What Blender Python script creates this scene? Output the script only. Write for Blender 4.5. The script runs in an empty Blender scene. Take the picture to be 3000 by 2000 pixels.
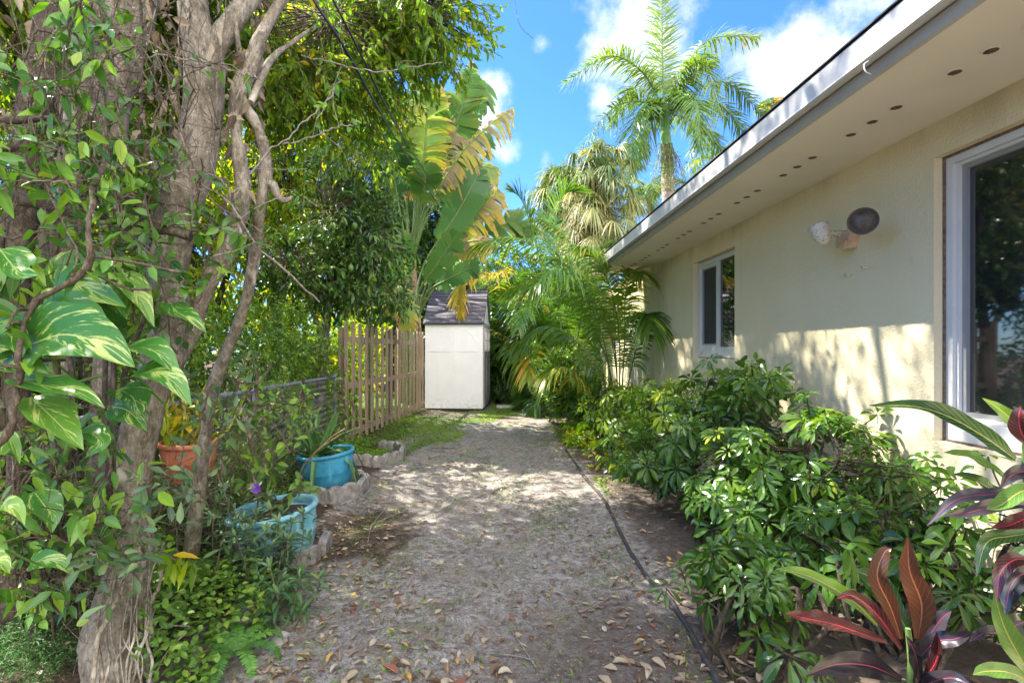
import bpy, math, random
import numpy as np
R = math.radians
SC = bpy.context.scene
COL = SC.collection

# ------------------------------------------------------------------ camera
cam_d = bpy.data.cameras.new("camera"); cam = bpy.data.objects.new("camera", cam_d); COL.objects.link(cam)
cam_d.sensor_width = 36; cam_d.lens = 18.0; cam_d.shift_x = 0.02; cam_d.shift_y = 0.0083
cam_d.clip_start = 0.02; cam_d.clip_end = 2000
cam.location = (0, 0, 1.35); cam.rotation_euler = (R(90), 0, 0)
SC.camera = cam

# ------------------------------------------------------------------ sky, sun, exposure
SUN = np.array([-1.0, 0.45, 1.45]); SUN = SUN / np.linalg.norm(SUN)
SUN_EL = math.asin(SUN[2]); SUN_ROT = math.atan2(SUN[0], SUN[1])
SC.view_settings.view_transform = 'Standard'; SC.view_settings.look = 'None'
SC.view_settings.gamma = 1; SC.view_settings.exposure = 2.4
W = bpy.data.worlds.new("World"); SC.world = W; W.use_nodes = True
nt = W.node_tree; nt.nodes.clear()
def N(t, typ, **kw):
    n = t.nodes.new(typ)
    for k, v in kw.items(): setattr(n, k, v)
    return n
out = N(nt, 'ShaderNodeOutputWorld'); bg = N(nt, 'ShaderNodeBackground')
sky = N(nt, 'ShaderNodeTexSky', sky_type='NISHITA', sun_disc=False, sun_elevation=SUN_EL, sun_rotation=SUN_ROT,
        air_density=1.0, dust_density=0.4, ozone_density=3.0)
bg.inputs['Strength'].default_value = 0.12
tc = N(nt, 'ShaderNodeTexCoord')
def wmath(op, a, b=None):
    n = N(nt, 'ShaderNodeMath', operation=op)
    for i, v in enumerate((a, b)):
        if v is None: continue
        if isinstance(v, (int, float)): n.inputs[i].default_value = v
        else: nt.links.new(v, n.inputs[i])
    return n.outputs[0]
noi = N(nt, 'ShaderNodeTexNoise'); noi.inputs['Scale'].default_value = 7; noi.inputs['Detail'].default_value = 9; noi.inputs['Roughness'].default_value = 0.62
nt.links.new(tc.outputs['Generated'], noi.inputs['Vector'])
# cumulus banks at their own bearings (unit directions) with an angular radius
clouds = [(1850, 90, .17, .95), (2000, 20, .12, .6), (2240, 190, .15, .9), (2330, 235, .11, .9), (2190, 60, .10, .5), (1592, 125, .055, .62), (1483, 462, .055, .8),
          (1425, 285, .07, .9), (1770, 290, .08, .75), (1600, 475, .04, .5), (300, 100, .35, .9), (-900, 300, .4, .8), (3400, -900, .5, .9), (400, -1500, .35, .8), (-3000, 200, .5, .8)]
back = [((.35, -.8, .5), 1.1, 1.5), ((-.3, -.5, .9), .7, 1.2)]   # broad unseen cloud banks added behind the camera to fill the shade
acc = None
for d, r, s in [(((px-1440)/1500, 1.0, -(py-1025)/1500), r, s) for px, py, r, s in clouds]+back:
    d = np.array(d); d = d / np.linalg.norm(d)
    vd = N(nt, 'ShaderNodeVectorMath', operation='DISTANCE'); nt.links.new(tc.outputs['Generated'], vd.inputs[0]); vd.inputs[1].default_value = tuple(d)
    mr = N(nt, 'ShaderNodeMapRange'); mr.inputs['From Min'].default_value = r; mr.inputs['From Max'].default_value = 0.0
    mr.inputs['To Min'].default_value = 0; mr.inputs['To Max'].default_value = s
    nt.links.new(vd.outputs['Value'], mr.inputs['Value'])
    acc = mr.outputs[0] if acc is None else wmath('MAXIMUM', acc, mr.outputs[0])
dens = wmath('ADD', acc, wmath('MULTIPLY', wmath('SUBTRACT', noi.outputs['Fac'], 0.5), 1.9))
mr = N(nt, 'ShaderNodeMapRange'); mr.interpolation_type = 'SMOOTHSTEP'
mr.inputs['From Min'].default_value = 0.30; mr.inputs['From Max'].default_value = 0.95
nt.links.new(dens, mr.inputs['Value'])
mx = N(nt, 'ShaderNodeMix', data_type='RGBA'); nt.links.new(mr.outputs[0], mx.inputs['Factor'])
hs = N(nt, 'ShaderNodeHueSaturation'); hs.inputs['Saturation'].default_value = 1.12; hs.inputs['Value'].default_value = 0.62
nt.links.new(sky.outputs[0], hs.inputs['Color'])
tn = N(nt, 'ShaderNodeMix', data_type='RGBA'); tn.blend_type = 'MULTIPLY'; tn.inputs['Factor'].default_value = 1; nt.links.new(hs.outputs[0], tn.inputs['A']); tn.inputs['B'].default_value = (.47, .72, 1.18, 1)
nt.links.new(tn.outputs['Result'], mx.inputs['A']); 
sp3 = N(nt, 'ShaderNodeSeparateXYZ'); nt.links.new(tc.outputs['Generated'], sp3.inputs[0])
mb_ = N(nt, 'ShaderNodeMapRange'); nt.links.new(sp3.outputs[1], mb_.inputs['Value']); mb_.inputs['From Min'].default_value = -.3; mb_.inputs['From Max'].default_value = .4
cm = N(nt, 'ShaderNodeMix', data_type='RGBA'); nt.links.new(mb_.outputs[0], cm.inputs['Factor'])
cm.inputs['A'].default_value = (10.0, 9.7, 9.2, 1); cm.inputs['B'].default_value = (2.7, 2.72, 2.8, 1)   # clouds behind the camera made extra bright for fill, dimmer ones ahead
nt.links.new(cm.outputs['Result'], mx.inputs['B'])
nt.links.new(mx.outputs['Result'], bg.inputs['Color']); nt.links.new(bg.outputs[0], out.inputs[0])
sd = bpy.data.lights.new("sun", 'SUN'); sun = bpy.data.objects.new("sun", sd); COL.objects.link(sun)
sd.energy = 3.8; sd.angle = R(0.5); sd.color = (1.0, 0.93, 0.82)
from mathutils import Vector
sun.rotation_euler = Vector(tuple(-SUN)).to_track_quat('-Z', 'Y').to_euler()
SC.cycles.use_denoising = True
SC.cycles.max_bounces = 8; SC.cycles.transparent_max_bounces = 8

# ------------------------------------------------------------------ helpers
def P(px, py, Y): return np.array([(px-1440)/1500*Y, Y, 1.35-(py-1025)/1500*Y])
def nrm(v):
    v = np.asarray(v, float); return v / np.maximum(np.linalg.norm(v, axis=-1, keepdims=True), 1e-9)
class MB:
    def __init__(s): s.v = []; s.f = []; s.a = []; s.uv = []; s.n = 0; s.m = []
    def add(s, v, f, a=0.5, uv=None, m=0):
        v = np.asarray(v, float).reshape(-1, 3); f = np.asarray(f, int)
        s.v.append(v); s.f.append(f + s.n); s.n += len(v)
        s.a.append(np.broadcast_to(np.asarray(a, float), (len(f),)).copy())
        s.m.append(np.full(len(f), m, int))
        s.uv.append(np.zeros((f.size, 2)) if uv is None else np.asarray(uv, float).reshape(-1, 2))
    def build(s, name, mat, parent=None, smooth=False):
        o_ = np.array(ORG.get(parent.name, (0, 0, 0))) if parent is not None else np.zeros(3)
        me = bpy.data.meshes.new(name)
        V = np.concatenate(s.v) - o_
        me.vertices.add(len(V)); me.vertices.foreach_set('co', V.astype(np.float32).ravel())
        loops = np.concatenate([f.ravel() for f in s.f]); tot = np.concatenate([np.full(len(f), f.shape[1]) for f in s.f])
        me.loops.add(len(loops)); me.loops.foreach_set('vertex_index', loops.astype(np.int32))
        st = np.concatenate([[0], np.cumsum(tot)[:-1]])
        me.polygons.add(len(tot)); me.polygons.foreach_set('loop_start', st.astype(np.int32))
        me.polygons.foreach_set('use_smooth', np.full(len(tot), smooth))
        mi = np.concatenate(s.m)
        if mi.any(): me.polygons.foreach_set('material_index', mi.astype(np.int32))
        at = me.attributes.new('v', 'FLOAT', 'FACE'); at.data.foreach_set('value', np.concatenate(s.a).astype(np.float32))
        uv = me.uv_layers.new(name='UVMap'); uv.data.foreach_set('uv', np.concatenate(s.uv).astype(np.float32).ravel())
        me.update(calc_edges=True)
        for m_ in (mat if isinstance(mat, (list, tuple)) else [mat]): me.materials.append(m_)
        ob = bpy.data.objects.new(name, me); COL.objects.link(ob)
        if parent is not None:
            ob.parent = parent; ORG[ob.name] = tuple(o_)
        return ob
    def box(s, x0, x1, y0, y1, z0, z1, a=.5, m=0):
        v = [(x, y, z) for x in (x0, x1) for y in (y0, y1) for z in (z0, z1)]
        s.add(v, [(0,1,3,2),(4,6,7,5),(0,4,5,1),(2,3,7,6),(0,2,6,4),(1,5,7,3)], a, m=m)
    def obox(s, c, ax, ay, az, a=.5, m=0):
        c, ax, ay, az = map(np.asarray, (c, ax, ay, az))
        v = [c + i*ax + j*ay + k*az for i in (-1, 1) for j in (-1, 1) for k in (-1, 1)]
        s.add(v, [(0,1,3,2),(4,6,7,5),(0,4,5,1),(2,3,7,6),(0,2,6,4),(1,5,7,3)], a, m=m)
    def tube(s, pts, rad, sides=8, a=.5, cap=True, m=0, rough=0, rng=None):
        pts = np.asarray(pts, float); K = len(pts); rad = np.broadcast_to(np.asarray(rad, float), (K,))
        T = nrm(np.gradient(pts, axis=0)); ref = np.array([0.31, .9, .2]) if abs(T[0][2]) > .7 else np.array([0, 0, 1.])
        rings = []; u = nrm(np.cross(T[0], ref)); L = 0; vs = []
        for i in range(K):
            u = nrm(u - T[i]*np.dot(u, T[i])); w = np.cross(T[i], u)
            ang = np.linspace(0, 2*np.pi, sides, endpoint=False)
            r = rad[i] * (1 + (rough*(rng.rand(sides)-.5) if rough else 0))
            rings.append(pts[i] + (np.cos(ang)*r)[:, None]*u + (np.sin(ang)*r)[:, None]*w)
            if i: L += np.linalg.norm(pts[i]-pts[i-1])
            vs.append(L)
        V = np.concatenate(rings); f = []; uv = []
        for i in range(K-1):
            for j in range(sides):
                k = (j+1) % sides
                f.append((i*sides+j, i*sides+k, (i+1)*sides+k, (i+1)*sides+j))
                uv += [(j/sides, vs[i]), ((j+1)/sides, vs[i]), ((j+1)/sides, vs[i+1]), (j/sides, vs[i+1])]
        s.add(V, f, a, uv, m)
        if cap:
            s.add(rings[0], [tuple(range(sides))[::-1]], a, m=m); s.add(rings[-1], [tuple(range(sides))], a, m=m)
    def lathe(s, c, prof, sides=24, a=.5, sx=1, sy=1, axis=None, m=0, rib=0):
        c = np.asarray(c, float); ang = np.linspace(0, 2*np.pi, sides, endpoint=False)
        if axis is None: A, B, C = np.array([1.,0,0]), np.array([0,1.,0]), np.array([0,0,1.])
        else:
            C = nrm(axis); A = nrm(np.cross(C, [0.1, .2, 1])); B = np.cross(C, A)
        rings = [c + (np.cos(ang)*r*sx)[:, None]*A + (np.sin(ang)*r*sy)[:, None]*B + h*C for r, h in prof]
        V = np.concatenate(rings); f = []
        for i in range(len(prof)-1):
            for j in range(sides):
                k = (j+1) % sides; f.append((i*sides+j, i*sides+k, (i+1)*sides+k, (i+1)*sides+j))
        s.add(V, f, a, m=m)
ORG = {}
def thing(name, label, cat, loc=(0, 0, 0), group=None):
    o = bpy.data.objects.new(name, None); COL.objects.link(o); o.empty_display_size = .1
    o.location = tuple(float(x) for x in loc); ORG[o.name] = tuple(loc); o['label'] = label; o['category'] = cat
    if group: o['group'] = group
    return o
def tag(o, label=None, cat=None, group=None, kind=None):
    for k, v in (('label', label), ('category', cat), ('group', group), ('kind', kind)):
        if v: o[k] = v
    return o
def curve(pts, n=24):
    pts = np.asarray(pts, float)
    if len(pts) == 2: return pts[0] + np.linspace(0, 1, n)[:, None]*(pts[1]-pts[0])
    q = np.concatenate([[2*pts[0]-pts[1]], pts, [2*pts[-1]-pts[-2]]]); o = []
    seg = len(pts)-1
    for t in np.linspace(0, seg-1e-6, n):
        i = int(t); u = t-i; a, b, c, d = q[i:i+4]
        o.append(.5*((2*b) + (c-a)*u + (2*a-5*b+4*c-d)*u*u + (3*b-a-3*c+d)*u**3))
    return np.array(o)
PROF = {
 'ovate': [(0, .10), (.15, .62), (.4, 1), (.7, .66), (.88, .3), (1, .02)],
 'oval': [(0, .12), (.2, .6), (.5, 1), (.75, .88), (.92, .45), (1, .04)],
 'obov': [(0, .1), (.3, .55), (.6, 1), (.82, .9), (.94, .5), (1, .05)],
 'lance': [(0, .25), (.3, .95), (.5, 1), (.8, .6), (1, .03)],
 'strip': [(0, .5), (.2, 1), (.7, .8), (1, .03)],
 'strap': [(0, .9), (.3, 1), (.8, .6), (1, .02)],
 'heart': [(0, .5), (.07, .86), (.2, 1), (.42, .92), (.68, .58), (.88, .24), (1, .01)],
 'band': [(0, .8), (.3, 1), (.85, .95), (1, .5)],
}
def blades(mb, p, d, n, L, Wd, droop=0., K=4, prof='ovate', fold=.12, attr=.5, cols=3, m=0, wave=0., rng=None, cup=0.):
    p = np.atleast_2d(np.asarray(p, float)); Nn = len(p)
    if Nn == 0: return
    d = nrm(np.broadcast_to(d, (Nn, 3))); n = nrm(np.broadcast_to(n, (Nn, 3)))
    L = np.broadcast_to(np.asarray(L, float), (Nn,)); Wd = np.broadcast_to(np.asarray(Wd, float), (Nn,)); droop = np.broadcast_to(np.asarray(droop, float), (Nn,))
    s_ = np.cross(d, n); bad = np.linalg.norm(s_, axis=1) < .05
    s_[bad] = np.cross(d[bad], [0.3, .5, .8]); s_ = nrm(s_); nn = np.cross(s_, d)
    t = np.linspace(0, 1, K); pr = PROF[prof]; w = np.interp(t, [q[0] for q in pr], [q[1] for q in pr])
    c = p[:, None] + d[:, None]*(L[:, None]*t)[:, :, None] + np.array([0, 0, -1.])*(droop[:, None]*L[:, None]*t**2)[:, :, None]
    if wave and rng is not None: ph = rng.rand(Nn, 1)*6.28
    xs = np.linspace(-1, 1, cols); C = []
    for x in xs:
        off = s_[:, None]*(Wd[:, None]*.5*x*w)[:, :, None] + nn[:, None]*(fold*abs(x)*Wd[:, None]*w)[:, :, None]
        if wave and rng is not None: off = off + nn[:, None]*(wave*Wd[:, None]*abs(x)*np.sin(ph+t*14+x)*w)[:, :, None]
        C.append(c + off)
    V = np.stack(C, 2)                                  # N,K,cols,3
    base = (np.arange(Nn)*K*cols)[:, None, None]; i = np.arange(K-1)[None, :, None]*cols; j = np.arange(cols-1)[None, None, :]
    a0 = base+i+j; F = np.stack([a0, a0+1, a0+cols+1, a0+cols], -1).reshape(-1, 4)
    u = np.linspace(0, 1, cols); U = np.stack([np.broadcast_to(q, (K-1, cols-1)) for q in (u[None, :-1], u[None, 1:], u[None, 1:], u[None, :-1])], -1)
    Vv = np.stack([np.broadcast_to(q, (K-1, cols-1)) for q in (t[:-1, None], t[:-1, None], t[1:, None], t[1:, None])], -1)
    uv = np.broadcast_to(np.stack([U, Vv], -1)[None], (Nn, K-1, cols-1, 4, 2))
    A = np.repeat(np.broadcast_to(np.asarray(attr, float), (Nn,)), (K-1)*(cols-1))
    mb.add(V.reshape(-1, 3), F, A, uv, m)
def bigleaf(mb, pts, Wd, n=(0, -.4, 1), K=16, prof='lance', cols=7, fold=.15, wave=0., attr=.5, rng=None, uvs=1, curl=0.):
    """one large leaf blade along a curve"""
    c = curve(pts, K); T = nrm(np.gradient(c, axis=0)); t = np.linspace(0, 1, K); pr = PROF[prof]
    w = np.interp(t, [q[0] for q in pr], [q[1] for q in pr]); S = nrm(np.cross(T, n)); NN = np.cross(S, T)
    xs = np.linspace(-1, 1, cols); ph = rng.rand()*6 if rng is not None else 0
    V = np.zeros((K, cols, 3))
    for j, x in enumerate(xs):
        V[:, j] = c + S*(Wd*.5*x*w)[:, None] + NN*((fold*abs(x) + curl*x*x + wave*x*x*np.sin(ph+t*16+1.5*x))*Wd*w)[:, None]
    F = []; uv = []
    for i in range(K-1):
        for j in range(cols-1):
            F.append((i*cols+j, i*cols+j+1, (i+1)*cols+j+1, (i+1)*cols+j))
            uv += [(j/(cols-1), t[i]), ((j+1)/(cols-1), t[i]), ((j+1)/(cols-1), t[i+1]), (j/(cols-1), t[i+1])]
    mb.add(V.reshape(-1, 3), F, attr, uv)

# ------------------------------------------------------------------ materials
def newmat(name):
    m = bpy.data.materials.new(name); m.use_nodes = True; t = m.node_tree
    return m, t, t.nodes['Principled BSDF'], t.nodes['Material Output']
def ramp(t, fac, stops, interp='LINEAR'):
    r = N(t, 'ShaderNodeValToRGB'); r.color_ramp.interpolation = interp
    e = r.color_ramp.elements
    while len(e) < len(stops): e.new(.5)
    for el, (p, c) in zip(e, stops): el.position = p; el.color = (*c, 1)
    t.links.new(fac, r.inputs[0]); return r.outputs[0]
def noise(t, scale, detail=4, rough=.55, vec=None, dist=0):
    n = N(t, 'ShaderNodeTexNoise'); n.inputs['Scale'].default_value = scale; n.inputs['Detail'].default_value = detail
    n.inputs['Roughness'].default_value = rough; n.inputs['Distortion'].default_value = dist
    if vec is None:
        g = N(t, 'ShaderNodeNewGeometry'); vec = g.outputs['Position']
    t.links.new(vec, n.inputs['Vector']); return n.outputs['Fac']
def mapping(t, vec, sc=(1, 1, 1)):
    n = N(t, 'ShaderNodeMapping'); n.inputs['Scale'].default_value = sc; t.links.new(vec, n.inputs[0]); return n.outputs[0]
def geo(t): return N(t, 'ShaderNodeNewGeometry').outputs['Position']
def mix(t, f, a, b, typ='MIX'):
    n = N(t, 'ShaderNodeMix', data_type='RGBA'); n.blend_type = typ
    for k, v in (('Factor', f), ('A', a), ('B', b)):
        if isinstance(v, tuple): n.inputs[k].default_value = (*v, 1)
        elif isinstance(v, (int, float)): n.inputs[k].default_value = v
        else: t.links.new(v, n.inputs[k])
    return n.outputs['Result']
def mth(t, op, a, b=0.0, c=None):
    n = N(t, 'ShaderNodeMath', operation=op)
    for i, v in enumerate((a, b) if c is None else (a, b, c)):
        if isinstance(v, (int, float)): n.inputs[i].default_value = v
        else: t.links.new(v, n.inputs[i])
    return n.outputs[0]
def maprange(t, v, a, b, c=0., d=1., smooth=True):
    n = N(t, 'ShaderNodeMapRange')
    if smooth: n.interpolation_type = 'SMOOTHSTEP'
    t.links.new(v, n.inputs['Value'])
    for k, q in (('From Min', a), ('From Max', b), ('To Min', c), ('To Max', d)): n.inputs[k].default_value = q
    return n.outputs[0]
def bump(t, bs, h, strength=.3, dist=.01):
    b = N(t, 'ShaderNodeBump'); b.inputs['Strength'].default_value = strength; b.inputs['Distance'].default_value = dist
    t.links.new(h, b.inputs['Height']); t.links.new(b.outputs[0], bs.inputs['Normal'])
def simple(name, col, rough=.6, spec=.5, metal=0., var=.15, scale=12, bmp=0., bscale=60, stops=None):
    m, t, bs, o = newmat(name)
    f = noise(t, scale, 5)
    c = ramp(t, f, stops or [(.3, tuple(x*(1-var) for x in col)), (.7, tuple(min(1, x*(1+var)) for x in col))])
    t.links.new(c, bs.inputs['Base Color']); bs.inputs['Roughness'].default_value = rough
    bs.inputs['Specular IOR Level'].default_value = spec; bs.inputs['Metallic'].default_value = metal
    if bmp: bump(t, bs, noise(t, bscale, 6), bmp, .01)
    return m
def leafmat(name, stops, tr=.32, rough=.38, spec=.45, trtint=(1.5, 1.55, .45), uvfun=None, interp='LINEAR'):
    m, t, bs, o = newmat(name)
    at = N(t, 'ShaderNodeAttribute', attribute_name='v')
    c = ramp(t, at.outputs['Fac'], stops, interp)
    nz = noise(t, 9, 2)
    c = mix(t, .5, c, ramp(t, nz, [(.3, (.72, .76, .7)), (.7, (1.0, 1.0, 1.0))]), 'MULTIPLY')
    if uvfun: c = uvfun(t, c, at.outputs['Fac'])
    t.links.new(c, bs.inputs['Base Color']); bs.inputs['Roughness'].default_value = rough; bs.inputs['Specular IOR Level'].default_value = spec
    tb = N(t, 'ShaderNodeBsdfTranslucent'); t.links.new(mix(t, 1.0, c, trtint, 'MULTIPLY'), tb.inputs['Color'])
    ms = N(t, 'ShaderNodeMixShader'); ms.inputs[0].default_value = tr
    t.links.new(bs.outputs[0], ms.inputs[1]); t.links.new(tb.outputs[0], ms.inputs[2]); t.links.new(ms.outputs[0], o.inputs['Surface'])
    return m
def uvxy(t):
    u = N(t, 'ShaderNodeUVMap'); s = N(t, 'ShaderNodeSeparateXYZ'); t.links.new(u.outputs[0], s.inputs[0]); return s.outputs[0], s.outputs[1]
def midrib(colr, w=.05, veins=0, vcol=None, vs=.35):
    def f(t, c, at):
        x, y = uvxy(t)
        ax = mth(t, 'ABSOLUTE', mth(t, 'SUBTRACT', x, .5))
        k = maprange(t, ax, w, w*.4)
        c2 = mix(t, k, c, colr)
        if veins:
            ph = mth(t, 'SUBTRACT', mth(t, 'MULTIPLY', y, veins), mth(t, 'MULTIPLY', ax, veins*.35))
            s = mth(t, 'ABSOLUTE', mth(t, 'SUBTRACT', mth(t, 'FRACT', ph), .5))
            k2 = mth(t, 'MULTIPLY', maprange(t, s, .12, .02), vs)
            c2 = mix(t, k2, c2, vcol or colr)
        return c2
    return f
M = {}
M['ficus'] = leafmat('ficus_leaves', [(0, (0.0655, 0.1379, 0.0108)), (0.5, (0.1529, 0.2757, 0.0162)), (0.9, (0.3058, 0.4055, 0.027)), (1, (0.6115, 0.4217, 0.027))], tr=.55)
M['bright'] = leafmat('sunny_leaves', [(0, (0.0983, 0.1946, 0.0126)), (0.5, (0.2402, 0.373, 0.018)), (0.85, (0.4586, 0.5028, 0.027)), (1, (0.8, 0.4865, 0.036))], tr=.6)
M['citrus'] = leafmat('citrus_leaves', [(0, (0.0234, 0.0716, 0.0135)), (0.6, (0.0585, 0.1431, 0.0203)), (1, (0.1755, 0.2862, 0.0338))], tr=.25, rough=.3)
M['vine'] = leafmat('vine_leaves', [(0, (0.0364, 0.1113, 0.0189)), (0.55, (0.091, 0.2226, 0.0263)), (0.92, (0.2184, 0.3858, 0.0315)), (1, (0.26, 0.33, 0.04))], tr=.3, rough=.32, uvfun=midrib((.12, .22, .07), .03))
M['weed'] = leafmat('weed_leaves', [(0, (0.0612, 0.1363, 0.0252)), (0.6, (0.1427, 0.2724, 0.0378)), (1, (0.265, 0.3935, 0.042))], tr=.3, rough=.5)
M['greyleaf'] = leafmat('oblong_leaves', [(0, (0.0462, 0.098, 0.0441)), (0.6, (0.1001, 0.182, 0.0693)), (1, (0.1694, 0.252, 0.0882))], tr=.22, rough=.42, uvfun=midrib((.16, .22, .12), .03))
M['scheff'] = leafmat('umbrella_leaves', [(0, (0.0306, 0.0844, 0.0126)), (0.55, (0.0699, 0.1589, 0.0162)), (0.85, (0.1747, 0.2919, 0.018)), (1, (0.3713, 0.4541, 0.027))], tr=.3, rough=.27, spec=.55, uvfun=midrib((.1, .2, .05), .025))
M['palm'] = leafmat('palm_leaves', [(0, (0.0437, 0.1217, 0.0162)), (0.6, (0.131, 0.2514, 0.027)), (0.9, (0.2621, 0.3568, 0.027)), (1, (0.6989, 0.4217, 0.045))], tr=.33, rough=.33, spec=.5)
M['royal'] = leafmat('royal_leaves', [(0, (0.0546, 0.1187, 0.0315)), (0.5, (0.1274, 0.23, 0.0473)), (0.9, (0.2548, 0.3265, 0.063)), (1, (0.546, 0.3858, 0.126))], tr=.3, rough=.36)
M['sabal'] = leafmat('sabal_leaves', [(0, (.07, .13, .04)), (.35, (.16, .21, .07)), (.6, (.33, .33, .13)), (.85, (.42, .34, .16)), (1, (.36, .26, .2))], tr=.25, rough=.5)
M['yellowfrond'] = leafmat('yellow_frond', [(0, (.2, .3, .03)), (.4, (.45, .40, .03)), (.8, (.62, .33, .02)), (1, (.40, .17, .03))], tr=.4, rough=.5)
def bananauv(t, c, at):
    x, y = uvxy(t)
    n_ = noise(t, 6, 4, .6)
    k = mth(t, 'MULTIPLY', maprange(t, mth(t, 'ADD', y, mth(t, 'MULTIPLY', mth(t, 'SUBTRACT', n_, .5), .9)), .55, .95), maprange(t, at, .35, .7))
    k2 = mth(t, 'MULTIPLY', maprange(t, mth(t, 'ADD', y, mth(t, 'MULTIPLY', mth(t, 'SUBTRACT', n_, .5), .9)), .8, 1.05), maprange(t, at, .3, .6))
    return mix(t, k2, mix(t, k, c, (.46, .34, .04)), (.25, .175, .10))
M['banana'] = leafmat('banana_leaves', [(0, (.04, .13, .035)), (.4, (.10, .22, .045)), (.62, (.24, .32, .05)), (.76, (.40, .36, .05)), (.84, (.34, .26, .11)), (.92, (.24, .185, .115)), (1, (.31, .25, .17))], tr=.4, rough=.4, uvfun=bananauv)
M['dead'] = leafmat('dead_leaves', [(0, (.11, .08, .055)), (.5, (.23, .17, .115)), (1, (.36, .29, .21))], tr=.15, rough=.75, spec=.2, trtint=(1.2, 1., .8))
M['cover'] = leafmat('ground_cover_leaves', [(0, (0.0874, 0.1817, 0.0144)), (0.6, (0.1747, 0.3114, 0.0216)), (1, (0.3494, 0.4411, 0.0288))], tr=.3, rough=.5)
M['fern'] = leafmat('fern_leaves', [(0, (0.039, 0.13, 0.026)), (0.6, (0.091, 0.26, 0.039)), (1, (0.182, 0.39, 0.052))], tr=.35, rough=.5)
M['aloe'] = leafmat('aloe_leaves', [(0, (0.065, 0.156, 0.0455)), (0.6, (0.117, 0.234, 0.078)), (1, (0.208, 0.338, 0.104))], tr=.1, rough=.4)
M['flower'] = leafmat('violet_petals', [(0, (.22, .06, .6)), (1, (.35, .12, .8))], tr=.3, rough=.6, trtint=(1, 1, 1))
M['litter'] = leafmat('fallen_leaves', [(0, (.13, .075, .04)), (.25, (.22, .15, .095)), (.5, (.34, .265, .18)), (.7, (.20, .07, .04)), (.8, (.41, .35, .27)), (.9, (.40, .26, .07)), (1, (.16, .22, .06))], tr=.1, rough=.6, spec=.3, trtint=(1, 1, .8), interp='CONSTANT', uvfun=midrib((.45, .34, .2), .04))
def pothosuv(t, c, at):
    x, y = uvxy(t)
    ax = mth(t, 'ABSOLUTE', mth(t, 'SUBTRACT', x, .5))
    cb = N(t, 'ShaderNodeCombineXYZ')
    t.links.new(mth(t, 'MULTIPLY', mth(t, 'SUBTRACT', y, mth(t, 'MULTIPLY', ax, .9)), 9), cb.inputs[1])
    t.links.new(mth(t, 'MULTIPLY', x, 2.2), cb.inputs[0]); t.links.new(mth(t, 'MULTIPLY', at, 37), cb.inputs[2])
    n1 = noise(t, 1.0, 5, .7, cb.outputs[0], .8); n0 = noise(t, .35, 2, .5, cb.outputs[0])
    n1 = mth(t, 'ADD', n1, mth(t, 'MULTIPLY', mth(t, 'SUBTRACT', n0, .52), .7))
    n2 = noise(t, 5, 4, .7, cb.outputs[0])
    k = maprange(t, mth(t, 'ADD', n1, mth(t, 'MULTIPLY', mth(t, 'SUBTRACT', n2, .5), .5)), .53, .62)
    c2 = mix(t, mth(t, 'MULTIPLY', k, .9), c, (.46, .54, .17))
    return mix(t, maprange(t, ax, .02, .006), c2, (.36, .45, .14))
M['pothos'] = leafmat('variegated_leaves', [(0, (0.035, 0.14, 0.021)), (0.7, (0.063, 0.21, 0.028)), (1, (0.168, 0.308, 0.042))], tr=.25, rough=.3, uvfun=pothosuv)
M['croton_red'] = leafmat('croton_red', [(0, (.035, .008, .012)), (.5, (.07, .015, .016)), (1, (.13, .04, .022))], tr=.12, rough=.28, spec=.6, trtint=(1.4, .7, .4), uvfun=midrib((.55, .035, .07), .04, 13, (.4, .12, .08), .35))
M['croton_brown'] = leafmat('croton_brown', [(0, (.07, .03, .018)), (1, (.115, .045, .026))], tr=.2, rough=.28, spec=.6, trtint=(1.3, .8, .4), uvfun=midrib((.42, .16, .08), .04, 14, (.26, .15, .06), .4))
M['croton_green'] = leafmat('croton_green', [(0, (0.0168, 0.056, 0.0252)), (0.6, (0.042, 0.112, 0.028)), (1, (0.126, 0.238, 0.042))], tr=.25, rough=.25, spec=.6, uvfun=midrib((.42, .36, .09), .035, 15, (.25, .30, .05), .45))
M['croton_dark'] = leafmat('croton_dark', [(0, (.012, .012, .014)), (.6, (.03, .022, .03)), (1, (.06, .05, .07))], tr=.1, rough=.25, spec=.7, trtint=(1.2, .8, .8), uvfun=midrib((.3, .05, .08), .03))

def barkmat(name, c0, c1, c2, sc=1.0, rough=.85):
    m, t, bs, o = newmat(name)
    g = geo(t); v = mapping(t, g, (22*sc, 22*sc, 9*sc)); n1 = noise(t, 1, 9, .72, v); n2 = noise(t, 4*sc, 5, .55, g, .5); n3 = noise(t, 95*sc, 4, .65, mapping(t, g, (1, 1, .45))); n4 = noise(t, 1, 5, .6, mapping(t, g, (9*sc, 9*sc, 70*sc)))
    c = ramp(t, n1, [(.32, c0), (.5, c1), (.66, c2)])
    c = mix(t, maprange(t, n3, .56, .66, 0, .7), c, tuple(x*.55 for x in c0))
    c = mix(t, maprange(t, n3, .44, .34, 0, .45), c, tuple(min(1, x*1.35) for x in c2))
    c = mix(t, maprange(t, n4, .62, .70, 0, .5), c, tuple(x*.7 for x in c0))
    c = mix(t, maprange(t, n2, .60, .68, 0, .7), c, tuple(min(1, x*1.7) for x in c2))
    c = mix(t, maprange(t, n2, .44, .34, 0, .55), c, (c0[0]*.7, c0[1]*.8, c0[2]*.55))
    t.links.new(c, bs.inputs['Base Color']); bs.inputs['Roughness'].default_value = rough; bs.inputs['Specular IOR Level'].default_value = .2
    bump(t, bs, mth(t, 'ADD', n1, mth(t, 'MULTIPLY', n3, .6)), 1., .016)
    return m
M['bark'] = barkmat('grey_bark', (.10, .083, .060), (.225, .19, .142), (.38, .34, .275))
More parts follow.
